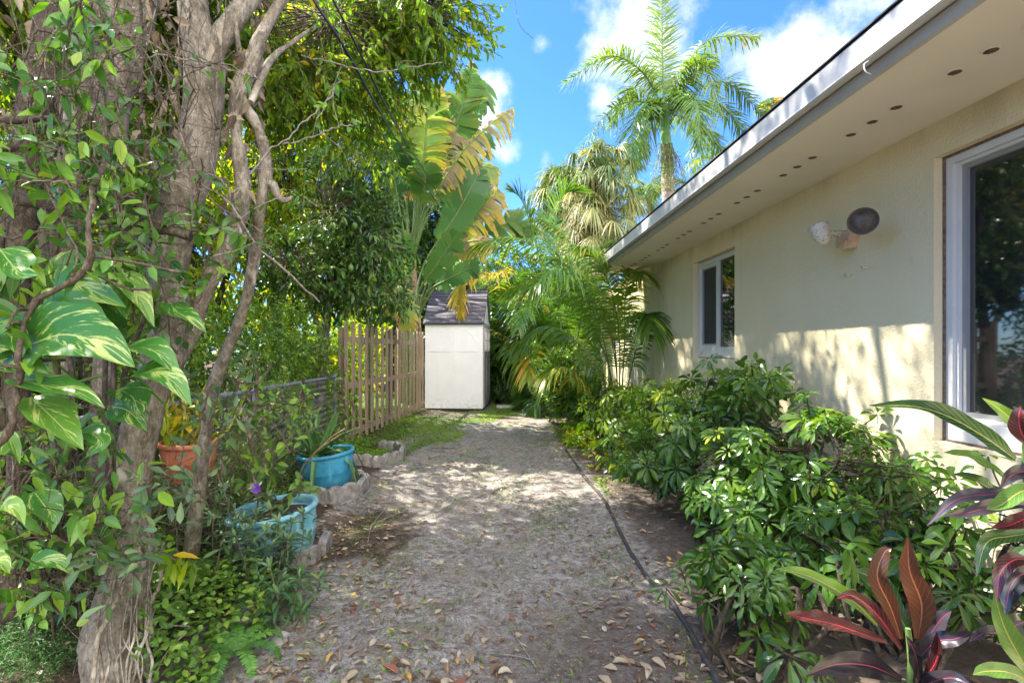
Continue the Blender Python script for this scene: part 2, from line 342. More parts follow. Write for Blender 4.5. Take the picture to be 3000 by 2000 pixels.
M['darkbark'] = barkmat('dark_bark', (.03, .023, .016), (.08, .062, .042), (.15, .12, .085))
M['twig'] = barkmat('twig_bark', (.08, .06, .042), (.16, .12, .085), (.27, .22, .165), 3)
M['paletwig'] = barkmat('pale_twig', (.2, .17, .14), (.32, .28, .23), (.45, .4, .34), 3)
M['greenstem'] = simple('green_stem', (.10, .17, .04), .5, var=.4, scale=30)
M['royaltrunk'] = simple('palm_trunk', (.30, .25, .21), .8, var=.35, scale=6, bmp=.4, bscale=20)
M['crownshaft'] = simple('crownshaft', (.14, .27, .06), .4, var=.2, scale=4)
M['rachis'] = simple('frond_stalk', (.10, .15, .04), .45, var=.3, scale=14)
M['drystalk'] = simple('dry_stalk', (.3, .2, .11), .7, var=.3, scale=14)

# ------------------------------------------------------------------ ground
def h_ground(x, y):
    x = np.asarray(x, float); y = np.asarray(y, float)
    h = .012*np.sin(x*2.3+y*1.1) + .009*np.sin(x*5.1-y*3.7) + .006*np.sin(x*11+y*7.3)*np.sin(y*9-x*4)
    h = h + .05*np.clip((-1.25-x)/.6, 0, 1) + .02*np.clip((x-.98)/.3, 0, 1)
    return h*np.clip(1.3-np.abs(y-6)/30, .2, 1)
def axis(segs):
    o = []
    for a, b, s in segs: o.append(np.arange(a, b, s))
    return np.concatenate(o + [[segs[-1][1]]])
xs = axis([(-90, -10, 8), (-10, -3, .5), (-3, 3, .045), (3, 10, .5), (10, 90, 8)])
ys = axis([(-30, 0, 2), (0, 1.6, .2), (1.6, 7, .045), (7, 15, .09), (15, 30, .8), (30, 200, 10)])
gx, gy = np.meshgrid(xs, ys); rg = np.random.RandomState(5)
gz = h_ground(gx, gy) + (rg.rand(*gx.shape)-.5)*.008*((np.abs(gx) < 3) & (gy < 12))
V = np.stack([gx, gy, gz], -1).reshape(-1, 3); nx = len(xs); ny = len(ys)
ii, jj = np.meshgrid(np.arange(ny-1), np.arange(nx-1), indexing='ij'); a0 = (ii*nx+jj).ravel()
gm = MB(); gm.add(V, np.stack([a0, a0+1, a0+nx+1, a0+nx], -1))
m, t, bs, o = newmat('sandy_soil'); g = geo(t)
sx_ = N(t, 'ShaderNodeSeparateXYZ'); t.links.new(g, sx_.inputs[0]); X_, Y_ = sx_.outputs[0], sx_.outputs[1]
n1 = noise(t, 2.2, 6, .6, g); n2 = noise(t, 24, 8, .7, g); n3 = noise(t, 130, 5, .75, g); n4 = noise(t, 5, 6, .65, g, .6); n5 = noise(t, 55, 6, .7, g)
sand = ramp(t, n2, [(.30, (.14, .12, .10)), (.45, (.28, .255, .23)), (.6, (.43, .40, .365)), (.75, (.58, .545, .505))])
sand = mix(t, maprange(t, n3, .50, .66, 0, .8), sand, (.10, .08, .07))
sand = mix(t, maprange(t, n5, .54, .62, 0, .75), sand, (.13, .105, .09))
sand = mix(t, maprange(t, n4, .48, .64, 0, .62), sand, (.17, .135, .105))
soil = ramp(t, n5, [(.3, (.035, .024, .017)), (.55, (.085, .058, .04)), (.75, (.20, .15, .11))])
wob = mth(t, 'MULTIPLY', mth(t, 'SUBTRACT', n1, .5), .9)
xl = mth(t, 'ADD', X_, wob)
bedL = maprange(t, xl, -1.28, -1.42)
bedR = mth(t, 'MULTIPLY', maprange(t, mth(t, 'ADD', X_, mth(t, 'MULTIPLY', wob, .3)), 1.0, 1.15), .72)
far = maprange(t, mth(t, 'ADD', Y_, mth(t, 'MULTIPLY', wob, 1.5)), 9.0, 10.4, 0, .65)
sand = mix(t, maprange(t, n1, .52, .68, 0, .45), sand, (.30, .24, .17))
col = mix(t, bedL, sand, soil); col = mix(t, bedR, col, soil); col = mix(t, far, col, soil)
# brown mulch spill beside the pots
dx = mth(t, 'SUBTRACT', X_, -.95); dy = mth(t, 'SUBTRACT', Y_, 3.75)
dd = mth(t, 'SQRT', mth(t, 'ADD', mth(t, 'POWER', mth(t, 'MULTIPLY', dx, 1.5), 2), mth(t, 'POWER', dy, 2)))
col = mix(t, mth(t, 'MULTIPLY', maprange(t, mth(t, 'ADD', dd, mth(t, 'MULTIPLY', mth(t, 'SUBTRACT', n4, .5), 1.3)), .72, .42), .93), col, soil)
dy2 = mth(t, 'SUBTRACT', Y_, 1.9); dx2 = mth(t, 'SUBTRACT', X_, .75)
dd2 = mth(t, 'SQRT', mth(t, 'ADD', mth(t, 'POWER', dx2, 2), mth(t, 'POWER', mth(t, 'MULTIPLY', dy2, .8), 2)))
col = mix(t, mth(t, 'MULTIPLY', maprange(t, mth(t, 'ADD', dd2, mth(t, 'MULTIPLY', mth(t, 'SUBTRACT', n4, .5), 1.2)), 1.0, .4), .6), col, soil)
t.links.new(col, bs.inputs['Base Color']); bs.inputs['Roughness'].default_value = .95; bs.inputs['Specular IOR Level'].default_value = .15
bump(t, bs, mth(t, 'ADD', mth(t, 'MULTIPLY', n2, 1.), mth(t, 'MULTIPLY', n3, .5)), .9, .02)
tag(gm.build('ground', m, smooth=True), 'grey sandy path with dark soil at its edges', kind='structure')

# ------------------------------------------------------------------ house
HX = 2.35; SOF = 2.55; EX = 1.67; YE = 8.0
m, t, bs, o = newmat('cream_stucco'); g = geo(t)
f1 = noise(t, 1.3, 4, .5, g); f2 = noise(t, 60, 3, .6, g); st = noise(t, 1, 6, .6, mapping(t, g, (1, 2.6, .35)))
s_ = N(t, 'ShaderNodeSeparateXYZ'); t.links.new(g, s_.inputs[0])
c = ramp(t, f1, [(.3, (.72, .62, .40)), (.7, (.78, .68, .45))])
alg = mth(t, 'MULTIPLY', maprange(t, s_.outputs[1], 5.6, 9.0, .0, 1.), maprange(t, st, .42, .62))
c = mix(t, mth(t, 'MULTIPLY', alg, .75), c, (.36, .38, .10))
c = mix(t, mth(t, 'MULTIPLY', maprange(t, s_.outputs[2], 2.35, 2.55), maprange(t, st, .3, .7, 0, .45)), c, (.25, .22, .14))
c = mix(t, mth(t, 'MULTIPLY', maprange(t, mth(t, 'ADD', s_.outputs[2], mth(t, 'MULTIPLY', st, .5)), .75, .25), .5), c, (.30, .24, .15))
c = mix(t, mth(t, 'MULTIPLY', maprange(t, st, .56, .70), .28), c, (.42, .38, .27))
sp = noise(t, 26, 4, .8, g); c = mix(t, maprange(t, sp, .70, .74, 0, .8), c, (.12, .11, .08))
t.links.new(c, bs.inputs['Base Color']); bs.inputs['Roughness'].default_value = .85; bs.inputs['Specular IOR Level'].default_value = .25
c = mix(t, maprange(t, noise(t, 150, 3, .7, g), .60, .72, 0, .3), c, (.40, .35, .24)); t.links.new(c, bs.inputs['Base Color'])
bump(t, bs, mth(t, 'ADD', f2, mth(t, 'MULTIPLY', noise(t, 9, 4, .5, g), .6)), .5, .012); M['stucco'] = m
M['soffit'] = simple('soffit_paint', (.78, .71, .60), .7, var=.05, scale=2, bmp=.1, bscale=30)
M['fascia'] = simple('fascia_paint', (.42, .43, .42), .5, var=.08, scale=5)
M['drip'] = simple('gutter_paint', (.52, .52, .51), .45, var=.06, scale=7)
M['roof'] = simple('dark_shingle', (.07, .065, .065), .9, var=.4, scale=30)
M['white'] = simple('white_vinyl', (.64, .63, .60), .4, var=.04, scale=8)
M['greyframe'] = simple('grey_aluminium', (.33, .33, .33), .4, var=.06, scale=8, metal=.3)
M['caulk'] = simple('brown_caulk', (.16, .11, .075), .9, var=.5, scale=60, bmp=.8)
m, t, bs, o = newmat('window_glass'); bs.inputs['Base Color'].default_value = (.012, .014, .016, 1); bs.inputs['Roughness'].default_value = .03; bs.inputs['Specular IOR Level'].default_value = .9; bs.inputs['IOR'].default_value = 1.7; M['glass'] = m
m, t, bs, o = newmat('insect_screen'); bs.inputs['Roughness'].default_value = .55; bs.inputs['Specular IOR Level'].default_value = .3
t.links.new(ramp(t, noise(t, 7, 3), [(.3, (.028, .026, .028)), (.7, (.045, .042, .043))]), bs.inputs['Base Color']); M['screen'] = m
WIN = [(.95, 2.72, .87, 2.37), (4.95, 5.97, 1.26, 2.355), (9.42, 10.35, 1.38, 2.35)]   # y0,y1,z0,z1
house = thing('house', 'single storey cream stucco house with deep eave along the path', 'house', (HX, 3, 0))
hb = MB(); yb = sorted({-3.0, 11.0} | {w[0] for w in WIN} | {w[1] for w in WIN})
for a, b in zip(yb[:-1], yb[1:]):
    ws = [w for w in WIN if w[0] == a and w[1] == b]
    spans = [(0-.1, SOF)] if not ws else [(-.1, ws[0][2]), (ws[0][3], SOF)]
    for z0, z1 in spans:
        hb.add([(HX, a, z0), (HX, b, z0), (HX, b, z1), (HX, a, z1)], [(0, 3, 2, 1)])
    for w in ws:
        D = HX+.14
        hb.add([(HX, w[0], w[2]), (HX, w[1], w[2]), (HX, w[1], w[3]), (HX, w[0], w[3]), (D, w[0], w[2]), (D, w[1], w[2]), (D, w[1], w[3]), (D, w[0], w[3])],
               [(0, 1, 5, 4), (1, 2, 6, 5), (2, 3, 7, 6), (3, 0, 4, 7)])
hb.add([(HX, 11, -.1), (9, 11, -.1), (9, 11, SOF), (HX, 11, SOF)], [(0, 1, 2, 3)])
hb.add([(HX, -3, -.1), (9, -3, -.1), (9, -3, SOF), (HX, -3, SOF)], [(0, 3, 2, 1)])
hb.add([(HX+.005, 8.05, SOF), (9, 8.05, SOF), (9, 11, SOF), (HX+.005, 11, SOF)], [(0, 1, 2, 3)])
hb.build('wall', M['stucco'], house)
sb = MB(); sb.add([(EX, -3, SOF), (HX+.02, -3, SOF), (HX+.02, YE, SOF), (EX, YE, SOF)], [(0, 3, 2, 1)])
soff = sb.build('soffit', M['soffit'], house)
fb = MB()
def extr(mb, prof, y0, y1, mm=0):
    n = len(prof); V = [(x, y0, z) for x, z in prof] + [(x, y1, z) for x, z in prof]
    mb.add(V, [(i, i+1, n+i+1, n+i) for i in range(n-1)], m=mm)
    mb.add(V, [tuple(range(n))], m=mm); mb.add(V, [tuple(range(n, 2*n))[::-1]], m=mm)
extr(fb, [(1.70, 2.549), (1.665, 2.545), (1.662, 2.595), (1.70, 2.60)], -3, YE)
fb.build('fascia', M['fascia'], house)
gb = MB(); extr(gb, [(1.66, 2.598), (1.64, 2.592), (1.60, 2.583), (1.592, 2.588), (1.597, 2.60), (1.597, 2.705), (1.62, 2.712), (1.70, 2.71), (1.70, 2.605)], -3, YE)
gut = gb.build('drip_edge', M['drip'], house)
rb = MB(); extr(rb, [(1.588, 2.714), (1.588, 2.721), (5.3, 3.95), (9.2, 2.726), (9.2, 2.714), (5.3, 3.93), (1.60, 2.714)], -3.1, YE+.08)
extr(rb, [(1.60, 2.7142), (9.2, 2.7142), (9.2, 2.60), (2.5, 2.60), (1.702, 2.60)], -3.05, YE)
rb.build('roof', M['roof'], house)
vb = simple('vent_mesh', (.10, .085, .07), .7, var=.3, scale=90)
for k in range(13):
    for dy in (-.16, 0, .16):
        y = 2.05 + k*.66 + dy - (0.02 if k else 0)
        if y > YE-.1 or y < 1.7: continue
        vm = MB(); ang = np.linspace(0, 2*np.pi, 18, endpoint=False)
        def ring(r, z): return np.stack([2.0+np.cos(ang)*r, y+np.sin(ang)*r, np.full(18, z)], -1)
        vm.add(np.concatenate([ring(.034, SOF-.0015), ring(.032, SOF-.004), ring(.024, SOF-.004)]), [(i*18+j, i*18+(j+1) % 18, (i+1)*18+(j+1) % 18, (i+1)*18+j) for i in range(2) for j in range(18)], m=0)
        vm.add(ring(.024, SOF-.003), [tuple(range(18))], m=1)
        for q in range(-3, 4):
            hw = math.sqrt(.0235**2-(q*.0065)**2); vm.box(2-hw, 2+hw, y+q*.0065-.0012, y+q*.0065+.0012, SOF-.006, SOF-.0035, m=2)
        vm.build('vent', [M['soffit'], vb, M['caulk']], soff)
def window(w, big):
    y0, y1, z0, z1 = w; xf = HX+.055
    fr = MB(); fw = .05 if not big else .04
    def rect(mb, a, b, c, d, x0, x1, wd, bot=None):
        bot = bot or wd
        mb.box(x0, x1, a, a+wd, c, d); mb.box(x0, x1, b-wd, b, c, d)
        mb.box(x0, x1, a+wd, b-wd, d-wd, d); mb.box(x0, x1, a+wd, b-wd, c, c+bot)
    gap = .009
    rect(fr, y0+gap, y1-gap, z0+.01, z1-gap, xf, HX+.14, fw, .11)
    ym = (y0+y1)/2 if not big else y0+.55
    if not big: fr.box(xf+.004, HX+.139, ym-.028, ym+.028, z0+.12, z1-fw-gap)
    fo = fr.build('window', M['white'], house)
    if big: tag(fo, 'large sliding window with dark screen')
    ck = MB(); rect(ck, y0+.0005, y1-.0005, z0+.0005, z1-.0005, HX+.06 if not big else HX+.045, HX+.139, gap+.002); ck.build('caulk', M['caulk'], fo)
    if big:
        tr = MB(); rect(tr, y0+gap+fw+.001, y1-gap-fw-.001, z0+.122, z1-gap-fw-.001, xf+.018, HX+.13, .015)
        tr.build('track', M['white'], fo)
        t2 = MB(); rect(t2, y0+gap+fw+.017, y1-gap-fw-.017, z0+.138, z1-gap-fw-.017, xf+.035, HX+.13, .022)
        t2.build('sash', M['greyframe'], fo)
        pn = MB(); pn.box(xf+.055, xf+.06, y0+.085, y1-.083, z0+.158, z1-.085); pn.build('pane', M['glass'], fo)
        lt = MB(); lt.box(xf-.004, xf, y1-.25, y1-.17, z0+.05, z0+.062); lt.build('weep_cover', M['drip'], fo)
    else:
        s1 = MB(); rect(s1, ym+.029, y1-gap-fw-.001, z0+.121, z1-gap-fw-.001, xf+.014, HX+.12, .024); s1.build('sash', M['white'], fo)
        s3 = MB(); rect(s3, ym+.054, y1-gap-fw-.026, z0+.146, z1-gap-fw-.026, xf+.02, HX+.118, .016); s3.build('screen_frame', M['greyframe'], fo)
        p1 = MB(); p1.box(xf+.035, xf+.04, ym+.06, y1-gap-fw-.04, z0+.15, z1-fw-.05); p1.build('screen', M['screen'], fo)
        p2 = MB(); p2.box(xf+.025, xf+.03, y0+gap+fw, ym-.028, z0+.12, z1-gap-fw); p2.build('pane', M['glass'], fo)
        for q in (y0+.1, ym, y1-.1):
            lt = MB(); lt.box(xf-.003, xf, q-.018, q+.018, z0+.045, z0+.055); lt.build('weep_cover', M['caulk'], fo)
for i, w in enumerate(WIN): window(w, i == 0)
for py_, pz_, px_ in ((803, 0, 2485), (768+13, 0, 2535)):
    Yh = 1500*HX/(px_-1440); q = P(px_, py_, Yh); hk = MB()
    hk.tube(curve([q+(.005, .03, .02), q+(-.012, .02, -.005), q+(-.02, 0, .0), q+(-.022, -.02, -.012), q+(-.005, -.045, -.006)], 12), .0045, 6)
    hk.build('wall_hook', M['stucco'], house, True)
hk = MB(); q = P(2545, 180, 1500*1.597/(2545-1440)); hk.tube(curve([q+(0, 0, .0), q+(-.02, 0, -.015), q+(-.02, -.01, -.05), q+(.0, -.01, -.06)], 10), .003, 6); hk.build('gutter_hook', M['drip'], house, True)

# floodlight
def rust(name, base, amt):
    m, t, bs, o = newmat(name); n_ = noise(t, 70, 4, .7)
    t.links.new(mix(t, maprange(t, n_, amt, amt+.06), base, (.20, .08, .02)), bs.inputs['Base Color']); bs.inputs['Roughness'].default_value = .5; return m
M['rustwhite'] = rust('rusty_white_enamel', (.62, .56, .45), .565)
M['rustgrey'] = rust('weathered_grey_metal', (.085, .07, .05), .6)
M['lens'] = simple('dusty_lens', (.085, .07, .055), .42, spec=.35, var=.5, scale=26)
mnt = np.array([HX, 3.33, 2.07])
fl = thing('floodlight', 'rusty twin head floodlight mounted on the cream wall between the windows', 'floodlight', mnt)
b = MB(); b.obox(mnt+(-.035, 0, -.0), (.034, 0, .0), (0, .055, .02), (0, -.016, .045)); b.obox(mnt+(-.075, -.01, -.035), (.012, 0, .0), (0, .035, .01), (0, -.008, .025))
b.build('mount_box', simple('faded_tan_plastic', (.55, .38, .25), .6, var=.2, scale=20), fl)
b = MB(); hc = P(2528, 648, 2.93)
b.tube(curve([mnt+(-.04, .02, .03), mnt+(-.09, .03, .045), mnt+(-.15, .02, .045)], 8), [.013, .02, .02, .02, .021, .021, .021, .021], 12); b.tube(curve([mnt+(-.05, -.03, .03), mnt+(-.09, -.12, .06), hc+(.06, .10, .0)], 8), .017, 10)
b.build('arm', M['rustwhite'], fl, True)
ax = nrm(np.array([-.78, -1.0, -.12])); b = MB()
b.lathe(hc, [(.0, -.125), (.026, -.125), (.034, -.085), (.057, -.045), (.074, 0), (.077, .004), (.074, .006), (.067, -.006), (.060, -.012)], 28, axis=ax)
h1 = b.build('lamp_head', M['rustgrey'], fl, True); tag(h1, 'large round dark lamp head facing the path')
b = MB(); b.lathe(hc, [(.0, .010), (.026, .007), (.047, .0), (.062, -.012)], 28, axis=ax); b.build('lens', M['lens'], h1, True)
lc = P(2397, 664, 3.34); ax2 = nrm(np.array([-.12, .35, .9])); b = MB()
b.lathe(lc, [(0, -.135), (.024, -.132), (.038, -.11), (.053, -.065), (.060, -.01), (.061, .0), (.056, .0), (.045, -.05)], 24, axis=ax2)
b.tube([lc+(.01, -.02, -.05), mnt+(-.149, .02, .045)], .018, 10)
h2 = b.build('lamp_head', M['rustwhite'], fl, True); tag(h2, 'white lamp head spotted with rust, turned away')

# ------------------------------------------------------------------ shed
O = np.array([-.205, 11.37, 0]); fx = nrm(np.array([-1.285, .10, 0])); fy = nrm(np.array([.10, 1.285, 0])); fz = np.array([0, 0, 1.])
SW, SD, SE, SR = 1.29, 1.85, 1.965, 2.76
shed = thing('garden_shed', 'white resin garden shed with dark shingled gable roof beside the picket fence', 'shed', O+fx*SW/2+fy*SD/2)
def sbx(mb, u0, u1, v0, v1, z0, z1, m=0):
    c = O + fx*(u0+u1)/2 + fy*(v0+v1)/2 + fz*(z0+z1)/2; mb.obox(c, fx*(u1-u0)/2, fy*(v1-v0)/2, fz*(z1-z0)/2, m=m)
m, t, bs, o = newmat('shed_resin'); g = geo(t); s_ = N(t, 'ShaderNodeSeparateXYZ'); t.links.new(g, s_.inputs[0])
c = ramp(t, noise(t, 3, 5), [(.3, (.72, .72, .74)), (.7, (.78, .78, .79))])
c = mix(t, mth(t, 'MULTIPLY', maprange(t, s_.outputs[2], .45, .0), maprange(t, noise(t, 14, 6, .7), .45, .7, 0, .55)), c, (.33, .30, .24))
t.links.new(c, bs.inputs['Base Color']); bs.inputs['Roughness'].default_value = .5; bump(t, bs, noise(t, 45, 3), .08, .01); M['shed'] = m
M['shedgrey'] = simple('shed_door_grey', (.26, .25, .27), .55, var=.12, scale=8)
b = MB(); sbx(b, -.02, SW+.0, .0, SD, 0, .045); b.build('base', simple('black_base', (.02, .02, .02), .7), shed)
b = MB(); sbx(b, 0, SW, 0, SD, .046, SE)
gx0 = []
V = [O+fx*u+fy*v+fz*z for u in (0, SW) for v, z in ((0, SE), (SD, SE), (SD/2, SR))]
b.add(V, [(0, 1, 2), (3, 5, 4)])
wl = b.build('wall', M['shed'], shed)
b = MB(); e = .007; w_ = SW/2
def arc(mb, u0, up, vend, z0, R0, R1, wd, d=1):
    pts = [(u0+d*R0*(1-math.cos(a)), z0+R1*math.sin(a)) for a in np.linspace(0, math.pi/2, 9)]
    for (a1, b1), (a2, b2) in zip(pts[:-1], pts[1:]):
        p1 = O+fx*a1+fy*(-e*.4)+fz*b1; p2 = O+fx*a2+fy*(-e*.4)+fz*b2; dd_ = p2-p1; L = np.linalg.norm(dd_)
        mb.obox((p1+p2)/2, dd_/2*1.04, fy*e*.35, nrm(np.cross(dd_, fy))*wd/2)
for k in range(2):
    u0 = k*w_; u1 = u0+w_
    sbx(b, u0+.004, u0+.10, -e, -.001, .05, SE-.003); sbx(b, u1-.10, u1-.006, -e, -.001, .05, SE-.003)
    for z0, z1 in ((.05, .175), (1.31, 1.40), (SE-.10, SE-.003)): sbx(b, u0+.1005, u1-.1005, -e, -.001, z0, z1)
    sbx(b, u0+w_/2-.012, u0+w_/2+.012, -e*.6, -.001, .176, 1.309); sbx(b, u0+w_/2-.012, u0+w_/2+.012, -e*.6, -.001, 1.401, SE-.101)
arc(b, w_-.115, 1, 0, 1.41, -.0, 0, .03)
arc(b, .12, 1, 0, 1.42, w_-.24, .40, .03); arc(b, SW-.12, 1, 0, 1.42, w_-.24, .40, .03, -1)
b.build('panel_trim', M['shed'], shed)
b = MB(); sbx(b, -.012, -.001, .0, .10, .05, SE); sbx(b, -.012, -.001, SD-.16, SD, .05, SE); sbx(b, -.016, -.001, .0, SD, SE, SE+.07); b.build('corner_trim', M['shed'], shed)
for k in range(2):
    v0 = .115+k*.79; v1 = v0+.775
    b = MB(); sbx(b, -.022, -.001, v0, v1, .06, SE-.02)
    for a1, a2, z0, z1 in ((v0+.003, v0+.09, .065, SE-.025), (v1-.09, v1-.003, .065, SE-.025), (v0+.091, v1-.091, .065, .2), (v0+.091, v1-.091, 1.19, 1.28)): sbx(b, -.034, -.0225, a1, a2, z0, z1)
    p1 = O+fx*-.027+fy*(v0+.1)+fz*1.15; p2 = O+fx*-.027+fy*(v1-.1)+fz*.24
    b.obox((p1+p2)/2, (p2-p1)/2, fx*.005, nrm(np.cross(p2-p1, fx))*.035)
    dr = b.build('door', M['shedgrey'], shed)
    b = MB(); y0, y1, z0, z1 = v0+.13, v1-.13, 1.32, SE-.12
    for a1, a2, c1, c2 in ((y0, y0+.045, z0, z1), (y1-.045, y1, z0, z1), (y0+.046, y1-.046, z1-.045, z1), (y0+.046, y1-.046, z0, z0+.045), ((y0+y1)/2-.012, (y0+y1)/2+.012, z0+.046, z1-.046), (y0+.046, (y0+y1)/2-.013, (z0+z1)/2-.012, (z0+z1)/2+.012), ((y0+y1)/2+.013, y1-.046, (z0+z1)/2-.012, (z0+z1)/2+.012)):
        sbx(b, -.045, -.0225, a1, a2, c1, c2)
    wi = b.build('window', M['white'], dr)
    b = MB(); sbx(b, -.03, -.0228, y0+.04, y1-.04, z0+.04, z1-.04); b.build('pane', M['glass'], dr)
    if k == 0:
        b = MB(); vv = v1-.03; sbx(b, -.06, -.035, vv-.04, vv+.0, .98, 1.18); sbx(b, -.10, -.06, vv-.06, vv+.06, 1.06, 1.10); sbx(b, -.085, -.05, vv-.05, vv-.01, .93, .99)
        b.build('handle', simple('black_handle', (.02, .02, .025), .35), dr)
# roof
M['shingle'] = simple('shed_shingle', (.085, .078, .098), .55, var=.14, scale=9, bmp=.15, bscale=60)
b = MB(); rgs = np.random.RandomState(3); rows = 9; ov = .06
for side in (0, 1):
    v_e = -ov if side == 0 else SD+ov; z_e = SE-.045
    E = O+fy*v_e+fz*z_e; T_ = O+fy*SD/2+fz*(SR+.012); up = T_-E; Ls = np.linalg.norm(up); up = up/Ls; nn = nrm(np.cross(fx, up)); nn = nn if nn[2] > 0 else -nn
    u0, u1 = -.05, SW+.03
    b.obox((E+T_)/2+fx*(u0+u1)/2+nn*.004, fx*(u1-u0)/2, up*Ls/2, nn*.012)
    for r in range(rows):
        s0, s1 = Ls*r/rows, Ls*(r+1)/rows+.004; u = u0 - rgs.rand()*.1
        while u < u1:
            wd = .17; a_, b_ = max(u, u0)+.0025, min(u+wd, u1)-.0025; u += wd
            if b_-a_ < .01: continue
            c = E + fx*(a_+b_)/2 + up*(s0+s1)/2 + nn*(.024+.003*rgs.rand())
            sk = -.006
            b.obox(c, fx*(b_-a_)/2, up*(s1-s0)/2+nn*sk, nn*.006)
ro = b.build('roof', M['shingle'], shed)
b = MB(); c = O+fx*SW/2+fy*SD/2+fz*(SR+.035); b.obox(c, fx*(SW/2+.045), fy*.045, fz*.008); b.build('ridge_cap', M['shingle'], ro)
b = MB(); sbx(b, .62, .68, SD/2-.12, SD/2-.09, SR-.07, SR-.0); b.build('ridge_clip', M['shed'], ro)

b = MB(); b.box(.12, .74, 11.75, 12.15, .005, .045); tag(b.build('stepping_stone', simple('pale_concrete', (.5, .48, .44), .9, var=.1, scale=20, bmp=.3)), 'pale square paving slab set in the green ground cover near the shed', 'paving slab')

# ------------------------------------------------------------------ picket fence
m, t, bs, o = newmat('weathered_wood'); g = geo(t); v = mapping(t, g, (45, 45, 2.2)); n1 = noise(t, 1, 6, .65, v); n2 = noise(t, 2.5, 3, .5, g); at = N(t, 'ShaderNodeAttribute', attribute_name='v')
c = ramp(t, n1, [(.28, (.08, .05, .03)), (.45, (.25, .17, .10)), (.6, (.39, .285, .18)), (.75, (.48, .38, .27))])
c = mix(t, at.outputs['Fac'], c, (.31, .27, .22)); c = mix(t, maprange(t, n2, .5, .7, 0, .5), c, (.16, .10, .06))
t.links.new(c, bs.inputs['Base Color']); bs.inputs['Roughness'].default_value = .9; bs.inputs['Specular IOR Level'].default_value = .15; bump(t, bs, n1, .8, .01); M['wood'] = m
F0 = np.array([-2.03, 7.1, 0]); F1 = np.array([-1.53, 11.4, 0]); fd = nrm(F1-F0); fn = np.array([fd[1], -fd[0], 0]); FL = np.linalg.norm(F1-F0)
pf = thing('picket_fence', 'weathered wooden picket fence running from the chain link fence to the shed', 'fence', (F0+F1)/2)
rp = np.random.RandomState(8)
for k in range(18):
    s = .0 + k*FL/17.4; c = F0+fd*s+fn*(.028+rp.randn()*.003); H = 1.73+rp.randn()*.012; hw = .045; th = .011; lean = rp.randn()*.011
    b = MB(); prof = [(-hw, .06), (hw, .06), (hw, H-.06), (hw*.72, H-.022), (hw*.3, H-.004), (0, H), (-hw*.3, H-.004), (-hw*.72, H-.022), (-hw, H-.06)]; n = len(prof)
    V = [c+fd*(x+lean*z)+fn*sg*th+fz*z for sg in (1, -1) for x, z in prof]
    b.add(V, [tuple(range(n))], a=rp.rand()*.35); b.add(V, [tuple(range(n, 2*n))[::-1]], a=.4); b.add(V, [(i, n+i, n+(i+1) % n, (i+1) % n) for i in range(n)], a=.5)
    b.build('picket', M['wood'], pf)
for z in (.17, .85, 1.50):
    b = MB(); b.obox((F0+F1)/2+fz*z-fn*.003, fd*FL/2, fn*.018, fz*.042, a=.5); b.build('rail', M['wood'], pf)
for s in (.02, .5, .98):
    b = MB(); b.obox(F0+fd*FL*s-fn*.07+fz*.83, fd*.045, fn*.045, fz*.83, a=.4); b.build('post', M['wood'], pf)

# chain link fence
M['galv'] = simple('galvanised_steel', (.22, .23, .27), .5, metal=.3, var=.2, scale=20)
clf = thing('chain_link_fence', 'galvanised chain link fence behind the blue pots, overgrown with weeds', 'fence', (-2.14, 4.8, 0))
b = MB(); y0, y1, zt = 2.4, 7.0, .985; st_ = .055; n_ = int((y1-y0)/st_)
for k in range(n_+1):
    ya = y0+k*st_
    pts = [(-2.14+(.004 if q % 2 else -.004), ya+(st_/2 if q % 2 else -st_/2)*.98, .04+q*st_*.62) for q in range(int((zt-.05)/(st_*.62))+1)]
    b.tube(pts, .0024, 4, cap=False)
b.build('wire_mesh', M['galv'], clf)
b = MB(); b.tube([(-2.14, 2.3, .985), (-2.14, 7.02, .985)], .021, 10); b.build('top_rail', M['galv'], clf, True)
for yy in (2.5, 4.6, 7.0):
    b = MB(); b.tube([(-2.14, yy, 0), (-2.14, yy, 1.02)], .027, 12); b.lathe((-2.14, yy, 1.02), [(.033, -.03), (.033, 0), (.02, .025), (0, .032)], 12); b.build('post', M['galv'], clf, True)

# ------------------------------------------------------------------ edging blocks
M['conc'] = simple('mossy_concrete', (.25, .225, .21), .95, var=.3, scale=18, bmp=.7, bscale=70, stops=[(.3, (.12, .11, .095)), (.5, (.25, .23, .215)), (.7, (.37, .34, .32))])
def edgeblock(a, c, h, label, grp, n=2):
    a = np.array([*a, 0.]); c = np.array([*c, 0.]); d = nrm(c-a); L = np.linalg.norm(c-a)-.008; nn = np.array([d[1], -d[0], 0]); th = .03
    zb = float(h_ground((a[0]+c[0])/2, (a[1]+c[1])/2))-.02
    xs_ = np.linspace(0, L, 4*n+1+2*n); top = h - .028*(1-np.abs(np.sin(np.pi*xs_/L*n))**.7)
    b = MB(); V = []
    for sg, zz in ((1, 0), (1, 1), (.6, 2), (-.6, 2), (-1, 1), (-1, 0)):
        for x, tz in zip(xs_, top): V.append(a+d*x+nn*th*sg+fz*((0 if zz == 0 else tz-.012 if zz == 1 else tz)+zb))
    K = len(xs_); F = [(i*K+j, i*K+j+1, (i+1)*K+j+1, (i+1)*K+j) for i in range(5) for j in range(K-1)]
    b.add(V, F); b.add(V, [tuple(i*K for i in range(6)), tuple(i*K+K-1 for i in range(6))[::-1]])
    tag(b.build('edging_block', M['conc']), label, 'edging block', grp)
g1 = 'scalloped blocks of the bed by the picket fence'; g2 = 'scalloped blocks of the bed round the blue pots'
edgeblock((-1.62, 5.86), (-1.36, 5.86), .15, 'scalloped concrete edging block just right of the aloe pot, front of the far bed', g1)
